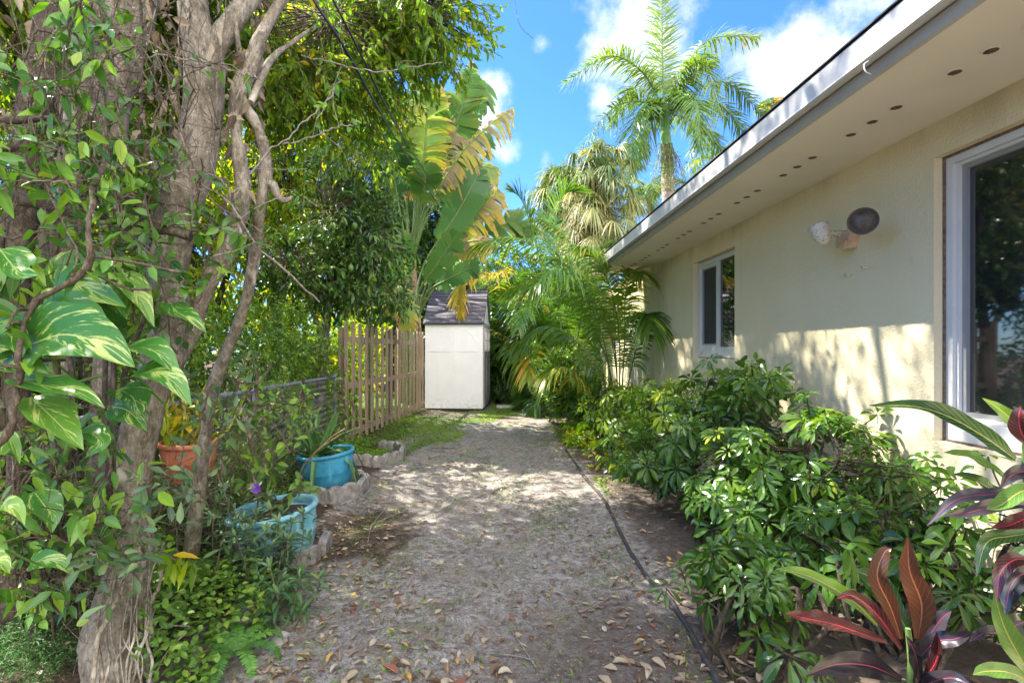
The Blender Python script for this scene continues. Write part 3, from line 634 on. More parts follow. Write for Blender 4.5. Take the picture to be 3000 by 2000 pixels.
edgeblock((-1.355, 5.865), (-1.12, 6.3), .15, 'scalloped edging block forming the front corner of the far bed', g1, 3)
edgeblock((-1.115, 6.31), (-1.13, 6.6), .16, 'short edging block at the rounded tip of the far bed', g1, 1)
edgeblock((-1.135, 6.61), (-1.3, 6.92), .16, 'edging block on the back side of the far bed', g1, 2)
edgeblock((-1.305, 6.93), (-1.55, 7.05), .14, 'half buried edging block nearest the picket fence', g1, 2)
edgeblock((-1.72, 4.46), (-1.41, 4.40), .15, 'edging block left of centre in front of the aloe pot', g2, 1)
edgeblock((-1.405, 4.40), (-1.22, 4.66), .16, 'long scalloped edging block curving in front of the aloe pot', g2, 2)
edgeblock((-1.215, 4.67), (-1.20, 4.98), .16, 'edging block at the right tip of the aloe pot bed', g2, 1)
edgeblock((-1.205, 4.99), (-1.38, 5.25), .16, 'edging block behind the aloe pot bed tip', g2, 2)
edgeblock((-1.385, 5.26), (-1.60, 5.28), .15, 'edging block at the back of the aloe pot bed', g2, 1)
edgeblock((-1.13, 3.55), (-1.10, 3.30), .13, 'edging block beside the near empty-looking blue pot', g2, 1)
edgeblock((-1.12, 3.28), (-1.22, 2.98), .14, 'edging block in front of the near blue pot, among fern fronds', g2, 1)
def timber(a, c, r, mt, name, label, cat, seed):
    rr = np.random.RandomState(seed); b = MB(); pts = curve([a, (np.array(a)+c)/2+rr.randn(3)*.01, c], 14)
    b.tube(pts, r*(1+.12*rr.randn(14)), 10, rough=.25, rng=rr); return tag(b.build(name, mt, None, True), label, cat)
timber(P(700, 2010, 2.12), P(830, 1870, 2.42), .045, M['conc'], 'border_timber', 'grey weathered landscape timber half buried at the left path edge', 'timber', 1)
timber(P(520, 2020, 2.05), P(600, 1890, 2.15), .03, M['darkbark'], 'fallen_log', 'short brown rotten log leaning beside the big trunk', 'log', 2)
timber(P(1785, 1715, 2.95), P(1832, 1650, 3.3), .012, M['paletwig'], 'driftwood_stick', 'knobbly pale stick lying by the black edging strip', 'stick', 3)

# black lawn edging
pts = [P(px, py, 1500*1.35/(py-1025)) for px, py in ((1618, 1232), (1650, 1300), (1700, 1385), (1760, 1460), (1800, 1530), (1850, 1620), (1920, 1720), (1960, 1755), (2050, 1900), (2105, 2000), (2200, 2200))]
b = MB(); cc = curve(pts, 50); cc[:, 2] = h_ground(cc[:, 0], cc[:, 1])+.012; b.tube(cc, .014*(1+.15*np.random.RandomState(2).randn(50)), 8)
tag(b.build('lawn_edging', simple('black_edging', (.05, .045, .042), .75, var=.5, scale=25, bmp=.3)), 'dark plastic edging strip along the right side of the sandy path', 'garden edging')

# ------------------------------------------------------------------ pots
def potmat(name, c0, c1, c2):
    m, t, bs, o = newmat(name); g = geo(t); st = noise(t, 1, 5, .65, mapping(t, g, (26, 26, 5)))
    c = ramp(t, noise(t, 9, 5), [(.3, c0), (.5, c1), (.72, c2)])
    c = mix(t, maprange(t, st, .52, .72, 0, .5), c, tuple(min(1, x*1.5+.06) for x in c2))
    c = mix(t, maprange(t, noise(t, 75, 5, .7), .60, .68, 0, .65), c, (.07, .06, .04))
    s_ = N(t, 'ShaderNodeSeparateXYZ'); t.links.new(g, s_.inputs[0])
    c = mix(t, mth(t, 'MULTIPLY', maprange(t, s_.outputs[2], .20, .02), maprange(t, st, .3, .65, .15, .8)), c, (.10, .075, .05))
    t.links.new(c, bs.inputs['Base Color']); bs.inputs['Roughness'].default_value = .55; bump(t, bs, noise(t, 50, 4), .15, .01); return m
M['bluepot'] = potmat('turquoise_plastic', (.02, .20, .34), (.035, .28, .45), (.08, .35, .52))
M['fadedpot'] = potmat('faded_turquoise', (.07, .28, .36), (.16, .41, .49), (.30, .52, .58))
M['terra'] = potmat('terracotta', (.36, .09, .04), (.46, .13, .06), (.52, .22, .13))
M['potsoil'] = simple('potting_soil', (.07, .045, .03), .95, var=.5, scale=40, bmp=.8)
def pot(c, r, h, sx, tilt, mat, label, rim=.028, name='flower_pot'):
    po = thing(name, label, 'plant pot', c); C = nrm(np.array([tilt[0], tilt[1], 1.])); A = nrm(np.cross(np.array([0, 1, 0]), C)); B = np.cross(C, A); c = np.array(c, float)
    def L(prof, mb, n=36):
        ang = np.linspace(0, 2*np.pi, n, endpoint=False)
        rings = [c+(np.cos(ang)*q*sx)[:, None]*A+(np.sin(ang)*q)[:, None]*B+hh*C for q, hh in prof]
        mb.add(np.concatenate(rings), [(i*n+j, i*n+(j+1) % n, (i+1)*n+(j+1) % n, (i+1)*n+j) for i in range(len(prof)-1) for j in range(n)])
    b = MB(); L([(0, .002), (r*.66, 0), (r*.72, .02), (r*.84, h*.35), (r*.89, h*.5), (r*.905, h*.52), (r*.895, h*.54), (r*.905, h*.56), (r*.90, h*.58), (r*.93, h*.8), (r*.935, h-.035), (r*.93, h-.03), (r*.89, h-.06), (r*.86, h*.8)], b); b.build('pot_body', mat, po, True)
    b = MB(); L([(r*.925, h-.034), (r*.99, h-.032), (r+.004, h-.02), (r, h-.004), (r*.97, h+.002), (r*.90, h-.002), (r*.885, h-.02), (r*.885, h-.05)], b); b.build('rim', mat, po, True)
    b = MB(); L([(0, h*.84), (r*.5, h*.83), (r*.885, h*.8)], b, 24); b.build('soil', M['potsoil'], po, True)
    return po, c+C*h*.84
aloepot, AT = pot((-1.52, 4.82, .035), .26, .37, 1.0, (-.10, -.04), M['bluepot'], 'bright blue plastic pot holding the aloe in the edged bed')
nearpot, NT = pot((-1.33, 3.22, .04), .255, .33, 1.08, (-.13, -.06), M['fadedpot'], 'faded turquoise pot with pale rim nearest the camera')
tpot, TT = pot((-1.98, 3.35, .50), .175, .26, 1.0, (.02, -.03), M['terra'], 'orange terracotta pot beside the big grey trunk', rim=.03)
b = MB(); b.tube([(-1.98, 3.35, -.02), (-1.97, 3.35, .25), (-1.98, 3.35, .503)], [.15, .13, .135], 12, rough=.15, rng=rp); tag(b.build('tree_stump', M['darkbark'], None, True), 'dark stump carrying the terracotta pot', 'stump')

# ================================================================== vegetation
def pp(lst):
    """[(px,py,Y,width_px)] -> points, radii"""
    return np.array([P(a, b_, c) for a, b_, c, d in lst]), np.array([d/2/1500*c for a, b_, c, d in lst])
def limb(mb, lst, n=None, sides=12, rough=.12, rng=None, px=True):
    if px: p, r = pp(lst)
    else: p = np.array([q[:3] for q in lst], float); r = np.array([q[3] for q in lst], float)
    n = n or 6*len(p); c = curve(p, n); rr = np.interp(np.linspace(0, 1, n), np.linspace(0, 1, len(r)), r)
    rng = rng or np.random.RandomState(len(lst)); rr = rr*(1+.10*np.interp(np.arange(n), np.arange(0, n+3, 3), rng.randn(len(np.arange(0, n+3, 3)))))
    mb.tube(c, rr, sides, rough=rough, rng=rng); return c
def rdir(rng, n, up=0.): return nrm(rng.randn(n, 3) + np.array([0, 0, up]))
def foliage(mb, blobs, rng, ncl, lpc, L, Wd, hang=.5, prof='ovate', K=4, cols=3, spread=.16, attr=(.0, 1.), fold=.15, twigs=None, flat=.3, shell=.5, droop=.25, tip=False, gap=0.):
    """leaf sprays spread through ellipsoid blobs: (centre, (rx,ry,rz), weight)"""
    wts = np.array([b_[2] for b_ in blobs], float); wts /= wts.sum()
    for (c, rad, _), w in zip(blobs, wts):
        n = int(ncl*w)
        if n < 1: continue
        c = np.array(c); rad = np.array(rad)
        dirs = rdir(rng, n); rr = rng.rand(n)**(shell)
        cc = c + dirs*rr[:, None]*rad
        if gap:
            key = np.sin(cc[:, 0]*gap)+np.sin(cc[:, 1]*gap*1.1+1)+np.sin(cc[:, 2]*gap*.9+2); cc = cc[key < .9]; dirs = dirs[key < .9]; n = len(cc)
            if n < 1: continue
        td = nrm(dirs*rad/rad.max() + rng.randn(n, 3)*.5 + np.array([0, 0, -hang]))
        TL = spread*(1+.5*rng.rand(n))*2
        t = (np.arange(lpc)+rng.rand(n, lpc))/lpc
        pos = cc[:, None] + td[:, None]*(TL[:, None]*t)[:, :, None] + np.array([0, 0, -1.])*(TL[:, None]*t*t*.3*hang)[:, :, None]
        perp = nrm(np.cross(np.repeat(td[:, None], lpc, 1), rng.randn(n, lpc, 3)))
        ld = nrm(perp*.9 + td[:, None]*.7 + np.array([0, 0, -hang*.8]) + rng.randn(n, lpc, 3)*.15)
        nm = nrm(np.array([0, 0, 1.]) + rng.randn(n, lpc, 3)*(1-flat))
        N_ = n*lpc; ca = rng.rand(n)
        a = np.clip((ca[:, None]*.6 + rng.rand(n, lpc)*.5), 0, 1)*(attr[1]-attr[0])+attr[0]
        a = np.where(rng.rand(n, lpc) < .012, 1., a)
        sz = L*(.7+.5*rng.rand(n, lpc))
        blades(mb, pos.reshape(-1, 3), ld.reshape(-1, 3), nm.reshape(-1, 3), sz.ravel(), (sz*Wd).ravel(), droop, K, prof, fold, a.ravel(), cols)
        if twigs is not None:
            for i in range(0, n, max(1, n//250)):
                e = cc[i]+td[i]*TL[i]; twigs.tube(curve([c+(cc[i]-c)*.35+rng.randn(3)*.03, cc[i], e+(0, 0, -TL[i]*.3*hang)], 6), [.008, .006, .005, .004, .003, .002], 4, cap=False)
def tree(name, label, cat, base, limbs, blobs, seed, mat, ncl, lpc, L, Wd, bark='bark', group=None, twig=True, **kw):
    rng = np.random.RandomState(seed); tr = thing(name, label, cat, base, group)
    b = MB()
    for l in limbs: limb(b, l[0], sides=12 if len(l) < 2 else l[1], rng=rng)
    if twig: tb = b
    f = MB(); foliage(f, blobs, rng, ncl, lpc, L, Wd, twigs=b if twig else None, **kw)
    b.build('trunk', M[bark], tr, True); f.build('crown', M[mat], tr)
    return tr

# --- big multi-stemmed ficus nearest the camera
rng = np.random.RandomState(11)
T1 = thing('ficus_tree', 'big grey barked tree with forking stems right of the variegated vine', 'tree', P(335, 1900, 2.25))
b = MB()
limb(b, [(345, 2260, 2.04, 320), (335, 2060, 2.07, 225), (328, 1880, 2.12, 165), (358, 1746, 2.17, 140), (390, 1610, 2.22, 106), (390, 1480, 2.25, 94), (402, 1300, 2.25, 94), (430, 1200, 2.26, 100), (465, 1090, 2.28, 100), (490, 1000, 2.3, 102), (495, 890, 2.3, 100), (488, 800, 2.3, 100), (497, 712, 2.3, 106), (527, 600, 2.3, 112), (565, 500, 2.3, 116), (590, 357, 2.3, 110), (600, 200, 2.3, 112), (570, 60, 2.3, 84), (560, -120, 2.35, 74), (540, -500, 2.5, 64), (500, -1200, 2.8, 50)], 120, 20, .05, rng)
limb(b, [(600, 240, 2.3, 60), (645, 120, 2.3, 62), (720, 10, 2.35, 60), (820, -120, 2.5, 54), (1000, -500, 3.0, 44), (1150, -900, 3.6, 30)], 40, 14, .1, rng)
limb(b, [(430, 1210, 2.3, 50), (520, 1040, 2.35, 56), (570, 935, 2.4, 52), (625, 800, 2.4, 48), (670, 735, 2.4, 46), (698, 640, 2.4, 44), (712, 560, 2.4, 42), (700, 450, 2.4, 36), (690, 370, 2.4, 38), (692, 300, 2.4, 42), (712, 240, 2.4, 52), (735, 200, 2.4, 44), (755, 130, 2.4, 38), (800, 40, 2.45, 32), (870, -80, 2.5, 28), (1000, -400, 2.8, 20)], 80, 14, .12, rng)
limb(b, [(690, -60, 2.3, 14), (690, 40, 2.3, 15), (697, 120, 2.3, 15), (708, 190, 2.38, 20)], 14, 8, .05, rng)
limb(b, [(560, 1620, 2.85, 44), (600, 1300, 2.8, 40), (620, 1150, 2.75, 38), (668, 1020, 2.7, 36), (715, 900, 2.65, 34), (748, 740, 2.6, 34), (760, 620, 2.5, 36), (776, 530, 2.5, 36), (776, 450, 2.5, 33), (755, 375, 2.45, 30), (722, 318, 2.42, 30), (705, 285, 2.4, 30)], 60, 12, .12, rng)
limb(b, [(772, 545, 2.5, 24), (800, 540, 2.48, 24), (812, 572, 2.46, 20), (835, 588, 2.46, 18), (858, 578, 2.46, 10)], 14, 8, .2, rng)
limb(b, [(735, 300, 2.4, 20), (790, 180, 2.5, 20), (850, 130, 2.6, 12), (905, 90, 2.7, 9)], 16, 8, .1, rng)
limb(b, [(364, 1680, 2.1, 12), (350, 1740, 2.05, 15), (314, 1813, 1.97, 15), (284, 1880, 1.93, 15), (268, 2060, 1.88, 15)], 20, 8, .1, rng)
for k in range(13):   # aerial roots running down the bole
    x0 = rng.uniform(285, 440); w0 = rng.uniform(3, 9)
    limb(b, [(x0+rng.uniform(0, 50), rng.uniform(1560, 1780), 2.12, w0*.6), (x0+rng.uniform(-25, 35), 1850, 2.0, w0), (x0+rng.uniform(-35, 30), 1950, 1.94, w0*1.1), (x0+rng.uniform(-50, 40), 2120, 1.88, w0*1.2)], 18, 6, .2, rng)
b.build('trunk', M['bark'], T1, True)
f = MB(); tw = MB()
foliage(f, [(P(980, 40, 4.6), (.9, .8, .55), 1.0), (P(720, -60, 4.0), (1., .9, .7), 1.0), (P(1230, 40, 4.8), (.5, .5, .4), .65), (P(900, 250, 5.0), (.7, .6, .5), .7), (P(1150, 190, 5.2), (.4, .4, .35), .22), (P(380, -60, 3.8), (1, .7, .6), .8), (P(1080, 330, 5.4), (.3, .3, .5), .15), (P(600, 200, 4.6), (.8, .5, .6), .6), (P(980, -150, 3.9), (.7, .7, .3), .5)], rng, 2100, 12, .074, .52, hang=.5, twigs=tw, spread=.14, gap=3.)
tw.build('branches', M['twig'], T1, True); f.build('crown', M['ficus'], T1)

# --- stems at the far left
tree('ficus_tree', 'vine-hung grey tree stem at the left edge, second from the photo edge', 'tree', P(150, 1560, 3.0),
     [([(150, 1780, 3.0, 90), (150, 1500, 3.0, 80), (175, 1150, 3.0, 75), (190, 850, 3.0, 70), (205, 540, 3.0, 76), (235, 400, 3.0, 90), (262, 150, 3.0, 95), (285, -100, 3.0, 90), (260, -600, 3.2, 70)],)],
     [(P(80, -20, 3.6), (1., .6, .7), 1), (P(230, 320, 4.2), (.9, .6, .6), .5)], 21, 'ficus', 420, 12, .07, .52, hang=.5, spread=.14, gap=3.)
tree('ficus_tree', 'grey tree stem wrapped in dry vines between two other stems at left', 'tree', P(290, 1700, 2.9),
     [([(270, 1760, 3.0, 70), (285, 1450, 2.95, 60), (300, 1100, 2.9, 55), (318, 800, 2.9, 54), (333, 560, 2.9, 56), (345, 320, 2.9, 62), (370, 180, 2.9, 76), (405, 30, 2.9, 88), (450, -250, 3.0, 80)],), ([(370, 180, 2.9, 40), (330, 60, 2.9, 36), (320, -100, 3.0, 30)],)],
     [(P(450, -200, 3.6), (.9, .6, .4), 1)], 22, 'ficus', 260, 12, .07, .52, hang=.5, spread=.14)
tree('ficus_tree', 'dark leaning tree stem at the extreme left edge of the path', 'tree', P(20, 1900, 2.3),
     [([(10, 2050, 2.3, 90), (35, 1800, 2.3, 70), (60, 1400, 2.3, 62), (50, 1000, 2.3, 58), (70, 600, 2.35, 70), (110, 300, 2.4, 84), (150, 60, 2.5, 80), (190, -250, 2.6, 70)],),
      ([(115, 1850, 2.45, 60), (125, 1600, 2.45, 95), (150, 1380, 2.5, 90), (160, 1250, 2.6, 70)],),
      ([(95, 1980, 2.2, 44), (105, 1770, 2.25, 42), (125, 1650, 2.3, 36)],),
      ([(-60, 570, 2.0, 40), (100, 590, 2.0, 44), (240, 620, 2.0, 40), (330, 632, 2.0, 34), (400, 652, 2.0, 30), (480, 672, 2.0, 30), (560, 692, 2.02, 32)],),
      ([(-50, 350, 2.0, 26), (60, 352, 2.0, 22), (150, 345, 2.0, 12)], 8), ([(-50, 440, 2.1, 26), (100, 430, 2.1, 22), (260, 400, 2.1, 12), (330, 330, 2.1, 8)], 8)],
     [(P(-100, -80, 3.), (.7, .6, .5), 1)], 23, 'ficus', 200, 12, .07, .52, hang=.5, spread=.13, bark='darkbark')

# --- thicket of bare stems behind the vines
rng = np.random.RandomState(24); tk = thing('stem_thicket', 'thicket of crowded brown stems filling the dark gap low at the left', 'tree', P(150, 1800, 2.5)); b = MB()
for k in range(15):
    x0 = rng.uniform(-120, 330); Y = rng.uniform(2.4, 3.3); w = rng.choice([12, 16, 22, 34]); dx = rng.randn()*90
    limb(b, [(x0, 1900+rng.rand()*150, Y, w*1.2), (x0+dx*.3+rng.randn()*18, 1500, Y, w), (x0+dx*.6+rng.randn()*25, 1150, Y+.1, w*.9), (x0+dx+rng.randn()*25, 780, Y+.2, w*.8), (x0+dx*1.5+rng.randn()*40, 380, Y+.3, w*.6), (x0+dx*2, -60, Y+.4, w*.5)], 40, 8, .15, rng)
b.build('trunk', M['darkbark'], tk, True)
dl = MB(); n_ = 500; p = np.stack([rng.uniform(-2.6, -1.1, n_), rng.uniform(2.1, 3.0, n_), rng.uniform(1.9, 3.4, n_)], 1); p[:, 0] = np.minimum(p[:, 0], -.45*p[:, 1]); blades(dl, p, nrm(rng.randn(n_, 3)*.5+(0, 0, -1)), rdir(rng, n_), .07, .035, .2, 6, 'ovate', .3, rng.rand(n_), 3, wave=.15, rng=rng); dl.build('dead_leaves', M['dead'], tk, True)

# --- overhead canopy further back that throws the dapple onto path and wall
tree('shade_tree', 'tall ficus spreading over the hedge, stem hidden behind the front stems', 'tree', (-4.2, 4.6, 0),
     [([(60, 1500, 4.4, 120), (100, 900, 4.4, 100), (160, 300, 4.4, 90), (250, -600, 4.5, 80), (400, -1500, 4.8, 60)],), ([(160, 300, 4.4, 50), (350, 100, 4.5, 40), (600, -300, 4.8, 30), (850, -1000, 5.2, 20)], 10)],
     [((-2.9, 5.8, 6.0), (1.3, 1.6, .9), .35), ((-3.2, 3.8, 5.6), (1.4, 1.4, 1.1), .45), ((-2.2, 7.0, 7.8), (.9, 1.6, .6), 1.1), ((-3.6, 5.4, 4.4), (1.2, 1.4, 1.0), .9), ((-3.0, 7.8, 6.3), (1.1, 1.3, 1.2), .8), ((-3.5, 2.2, 4.6), (1.1, 1.2, 1.2), .7), ((-2.6, 4.6, 8.2), (1.5, 1.6, .7), .45), ((-2.6, 9.6, 8.2), (1.4, 2.0, .8), .7)],
     31, 'ficus', 3000, 12, .085, .45, hang=.6, spread=.22, twig=True, gap=3.4)
# --- sunlit trees behind the fence line
def bk(label, blobs, seed, ncl, mat='bright', L=.10, base=None, stem=None, name='leafy_tree', lpc=12, Wd=.5, grp='sunlit trees behind the fences', **kw):
    c = blobs[0][0]; base = base or (c[0], c[1], 0)
    b0 = (base[0], base[1], 0, .12); st_ = [(base[0], base[1], -.05, .12), (base[0]+.1, base[1], c[2]*.4, .10), (c[0], c[1], c[2], .06)]
    rng = np.random.RandomState(seed); tr = thing(name, label, 'tree', base, grp); b = MB(); limb(b, st_, 16, 8, .15, rng, px=False)
    for q in blobs[1:]: limb(b, [(base[0]+.1, base[1], c[2]*.4, .06), tuple((np.array(q[0])*.6+np.array([base[0], base[1], c[2]*.5])*.4)) + (.04,), tuple(q[0]) + (.02,)], 10, 6, .1, rng, px=False)
    f = MB(); foliage(f, blobs, rng, ncl, lpc, L, Wd, twigs=b, **kw); b.build('trunk', M['darkbark'], tr, True); f.build('crown', M[mat], tr); return tr
bk('bright small-leaved tree glowing behind the forked grey stems', [((-4.4, 6.5, 2.6), (1.1, 1., 1.3), 1), ((-4.6, 6.6, 4.2), (1.2, 1., 1.0), .9)], 41, 900, L=.09, hang=.7, gap=2.5)
bk('sunlit tree filling the gap between the left stems', [((-5.2, 5.2, 2.4), (1.1, 1.2, 1.5), 1), ((-5.4, 5.0, 4.4), (1.2, 1.2, 1.), .8)], 42, 800, L=.09, hang=.7, gap=2.5)
bk('yellow green tree seen through the far left stems', [((-6.5, 4.2, 3.0), (1.6, 1.4, 2.0), 1)], 43, 700, L=.11, gap=2.5)
bk('tall bright tree behind the power cables', [((-4.3, 10.0, 4.6), (1.4, 1.2, 1.6), 1), ((-4.0, 10.2, 7.2), (1.5, 1.3, 1.3), .9), ((-3.0, 10.0, 8.6), (1.2, 1., .9), .5)], 44, 1500, L=.11, hang=.6, gap=2.2, mat='ficus')
bk('broad sunlit tree behind the citrus tree', [((-6.2, 9.0, 3.6), (1.8, 1.4, 2.0), 1), ((-6.8, 9.3, 6.6), (2.0, 1.5, 1.6), 1)], 45, 1500, L=.12, hang=.5, gap=2.)
bk('mid height bright tree just behind the thin forked stems', [((-4.7, 8.0, 2.9), (1.3, 1.1, 1.5), 1), ((-3.7, 8.8, 4.6), (1.1, 1., 1.1), .6)], 62, 1300, L=.09, hang=.5, gap=2.5)
bk('large dark green tree closing the view at far left', [((-9.5, 7.5, 3.5), (2.4, 2.2, 3.0), 1), ((-9.5, 8.0, 7.5), (2.4, 2.2, 2.2), .8)], 46, 1500, L=.16, mat='ficus', gap=1.6)
bk('low leafy tree at the left behind the chain link fence', [((-3.6, 3.6, 1.2), (1.0, 1.2, 1.2), 1), ((-4.6, 2.6, 2.2), (1.2, 1.2, 1.4), .8)], 47, 800, L=.07, mat='ficus', gap=2.5)
bk('spreading tree behind the banana clump, far across the neighbouring yard', [((-7.5, 19, 3.8), (3.8, 2, 3.4), 1), ((-3., 21, 3.4), (2.6, 1.6, 2.8), .6)], 48, 2200, L=.2, mat='bright', gap=1.2)
# hedges
def hedge(label, blobs, seed, ncl, mat, L=.05, name='leafy_shrub', cat='shrub', **kw):
    rng = np.random.RandomState(seed); c = blobs[0][0]; tr = thing(name, label, cat, (c[0], c[1], 0)); b = MB(); f = MB()
    for k in range(7):
        q = blobs[k % len(blobs)]; e = np.array(q[0])+rng.randn(3)*np.array(q[1])*.4; s0 = np.array([q[0][0]+rng.randn()*.15, q[0][1]+rng.randn()*.15, -.02])
        b.tube(curve([s0, (s0+e)/2+rng.randn(3)*.06, e], 8), np.linspace(.016, .005, 8), 6)
    foliage(f, blobs, rng, ncl, kw.pop('lpc', 10), L, kw.pop('Wd', .5), **kw); b.build('stems', M['twig'], tr, True); f.build('foliage', M[mat], tr); return tr
hedge('dense bright green shrub rising behind the chain link fence', [((-2.85, 5.6, 1.2), (.55, .9, .75), 1), ((-2.7, 6.6, 1.35), (.5, .7, .65), .9), ((-2.9, 4.6, 1.0), (.5, .7, .7), .6)], 51, 1500, 'weed', .05, hang=.1, spread=.08)
hedge('tangled green shrub close behind the near end of the chain link fence', [((-2.6, 3.6, .7), (.35, .7, .6), 1), ((-3.0, 4.2, 1.6), (.5, .6, .5), .7)], 52, 700, 'weed', .05, hang=.1, spread=.08)
hedge('sunlit yellow green shrub shining through the gaps of the picket fence', [((-3.0, 9.0, .8), (.7, 1.6, .8), 1), ((-3.0, 11.0, 1.3), (.8, 1., 1.), .7)], 53, 900, 'bright', .09, hang=.1, spread=.12)
# citrus
ct = tree('citrus_tree', 'dark green citrus tree with a few green fruits hanging above the picket fence', 'tree', (-2.75, 7.9, 0),
     [([(930, 1350, 7.8, 30), (940, 1150, 7.8, 26), (955, 950, 7.7, 24), (985, 780, 7.6, 18), (1020, 640, 7.6, 10)],), ([(945, 1000, 7.7, 20), (900, 850, 7.6, 14), (870, 680, 7.5, 8)],)],
     [(P(960, 620, 7.4), (.85, .7, .75), 1.1), (P(1080, 700, 7.6), (.62, .6, .55), .7), (P(860, 760, 7.2), (.6, .6, .55), .6), (P(1000, 830, 7.5), (.5, .5, .35), .3), (P(1050, 480, 7.6), (.5, .5, .4), .3), (P(1130, 860, 7.7), (.3, .3, .25), .12)], 61, 'citrus', 1150, 10, .10, .48, hang=.35, spread=.14, gap=4.)
for q in ((1026, 332, 7.0), (1040, 662, 6.9), (1028, 785, 6.9)):
    b = MB(); c = P(*q); b.lathe(c, [(0, -.045), (.02, -.04), (.036, -.015), (.036, .015), (.022, .04), (.006, .05), (.003, .07)], 14); b.build('fruit', M['crownshaft'], ct, True)

# --- feather fronds
def frond(parent, pts, n, Lm, Wl, seed, mat='palm', ang=(75, 30), droop=.35, lift=.1, jit=.1, r0=.02, base=.15, plume=0., name='frond', attr=(0, .9), K=5, tear=0, rmat='rachis', cols=2, prof='strip', lprof=None, gap=1.0, label=None, up=None):
    rng = np.random.RandomState(seed); c = curve(pts, 48); T = nrm(np.gradient(c, axis=0))
    Sd = np.cross(T, (0, 0, 1.)) if up is None else np.cross(T, up)
    k_ = np.linalg.norm(Sd, axis=1)
    avg = Sd[k_ > .25].mean(0) if (k_ > .25).any() else np.array([1., 0, 0])
    Sd = nrm(np.where((k_ < .25)[:, None], avg, Sd)); U = np.cross(Sd, T)
    t = base+(1-base)*np.linspace(0, 1, n); f = MB()
    ix = t*47
    def at(A): return np.stack([np.interp(ix, np.arange(48), A[:, j]) for j in range(3)], 1)
    cp, Tt, St, Ut = at(c), nrm(at(T)), nrm(at(Sd)), nrm(at(U))
    tt = np.linspace(0, 1, n); a = np.radians(ang[0]+(ang[1]-ang[0])*tt)
    if lprof is None: Lp = np.sin(np.pi*(.12+.80*tt))**.7
    else: Lp = np.interp(tt, *lprof)
    base_at = rng.uniform(attr[0], attr[1])
    for sg in (-1, 1):
        j1 = rng.randn(n)*jit; j2 = rng.randn(n)*jit
        if tear:
            grp = np.cumsum(rng.rand(n) < tear); gj = rng.randn(grp.max()+1)*jit*3; gd = rng.rand(grp.max()+1); j1 = gj[grp]; j2 = gj[::-1][grp]*.6; dr = droop*(.4+1.4*gd[grp])
            at_ = np.clip(base_at+(rng.rand(grp.max()+1)-.5)[grp]*.3, 0, 1)
        else: dr = droop*(.7+.6*rng.rand(n)); at_ = np.clip(base_at+rng.randn(n)*.12, 0, 1)
        lf = lift + j2 + (plume*(rng.randint(-1, 2, n)) if plume else 0)
        d = nrm(Tt*np.cos(a+j1)[:, None] + St*(sg*np.sin(a+j1))[:, None] + Ut*lf[:, None])
        nn = np.cross(d, Tt)*sg
        keep = rng.rand(n) < gap
        blades(f, cp[keep], d[keep], Ut[keep]+nn[keep]*.001, (Lm*Lp*(.9+.2*rng.rand(n)))[keep], Wl*(1 if tear else 1)*np.ones(keep.sum()), dr[keep], K, prof, .08 if not tear else 0., at_[keep], cols)
    o_ = f.build(name, M[mat], parent)
    b = MB(); b.tube(c[::3], np.linspace(r0, r0*.2, len(c[::3])), 6); b.build('stalk', M[rmat], o_, True)
    if label: o_['label'] = label
    return o_
def arch(base, az, el, L, sag, twist=0):
    """frond rachis curve: start at elevation el (deg) heading az (deg), bending down by sag"""
    d = np.array([math.sin(R(az)), math.cos(R(az)), 0.]); pts = []; p = np.array(base, float); e = R(el); n = 5
    pts.append(p.copy())
    for i in range(n):
        e -= R(sag)/n*(.5+i*.35); p = p+(d*math.cos(e)+fz*math.sin(e))*L/n; pts.append(p.copy())
    return pts
# royal palm
YR = 20.; rp_ = thing('royal_palm', 'tall royal palm with ringed grey trunk and plumed fronds above the roof', 'palm tree', (6.9, YR, 0))
b = MB(); c = curve([P(1962, 1120, YR), P(1960, 700, YR), P(1955, 505, YR)], 60); w = .26-.03*np.linspace(0, 1, 60)+.006*np.sin(np.arange(60)*1.9); b.tube(c, w, 16); b.build('trunk', M['royaltrunk'], rp_, True)
b = MB(); b.tube(curve([P(1955, 510, YR), P(1952, 430, YR), P(1946, 345, YR), P(1944, 290, YR)], 14), np.interp(np.linspace(0, 1, 14), [0, .3, .8, 1], [.25, .21, .15, .10]), 14); b.build('crownshaft', M['crownshaft'], rp_, True)
B0 = (1944, 315)
FR = [[(1940, 150, 20), (1938, -120, 20.2)], [(1880, 210, 19.8), (1780, 165, 19.4), (1655, 245, 19.2)], [(2000, 210, 20), (2080, 115, 20.3), (2225, 110, 20.6)], [(2010, 240, 19.6), (2060, 190, 19.0), (2110, 330, 18.4)],
      [(1900, 300, 19.7), (1800, 315, 19.3), (1690, 450, 19.0)], [(1920, 310, 19.5), (1860, 350, 18.8), (1850, 520, 18.4)], [(2020, 280, 20.3), (2120, 240, 20.8), (2235, 330, 21.)], [(2010, 310, 20.4), (2110, 310, 21), (2200, 420, 21.3)],
      [(1990, 250, 20.8), (2040, 160, 21.6), (2090, 190, 22.6)], [(1960, 330, 20.9), (2050, 370, 21.8), (2120, 450, 22.2)], [(1990, 280, 19.4), (2040, 300, 18.4), (2050, 440, 18.)], [(1900, 280, 20.8), (1850, 260, 21.8), (1790, 370, 22.6)], [(1930, 330, 20.6), (1890, 390, 21), (1870, 480, 21.4)]]
for i, fr in enumerate(FR):
    up = (0, -1, 0) if i == 0 else None
    frond(rp_, [P(*B0, YR)]+[P(*q) for q in fr], 120, .92 if i else .9, .055, 100+i, 'royal', ang=(78, 35), droop=.4 if i else .1, lift=.1, jit=.14, plume=.4, r0=.045, base=.12, up=up, attr=(.4, .9))
rng = np.random.RandomState(5); b = MB()
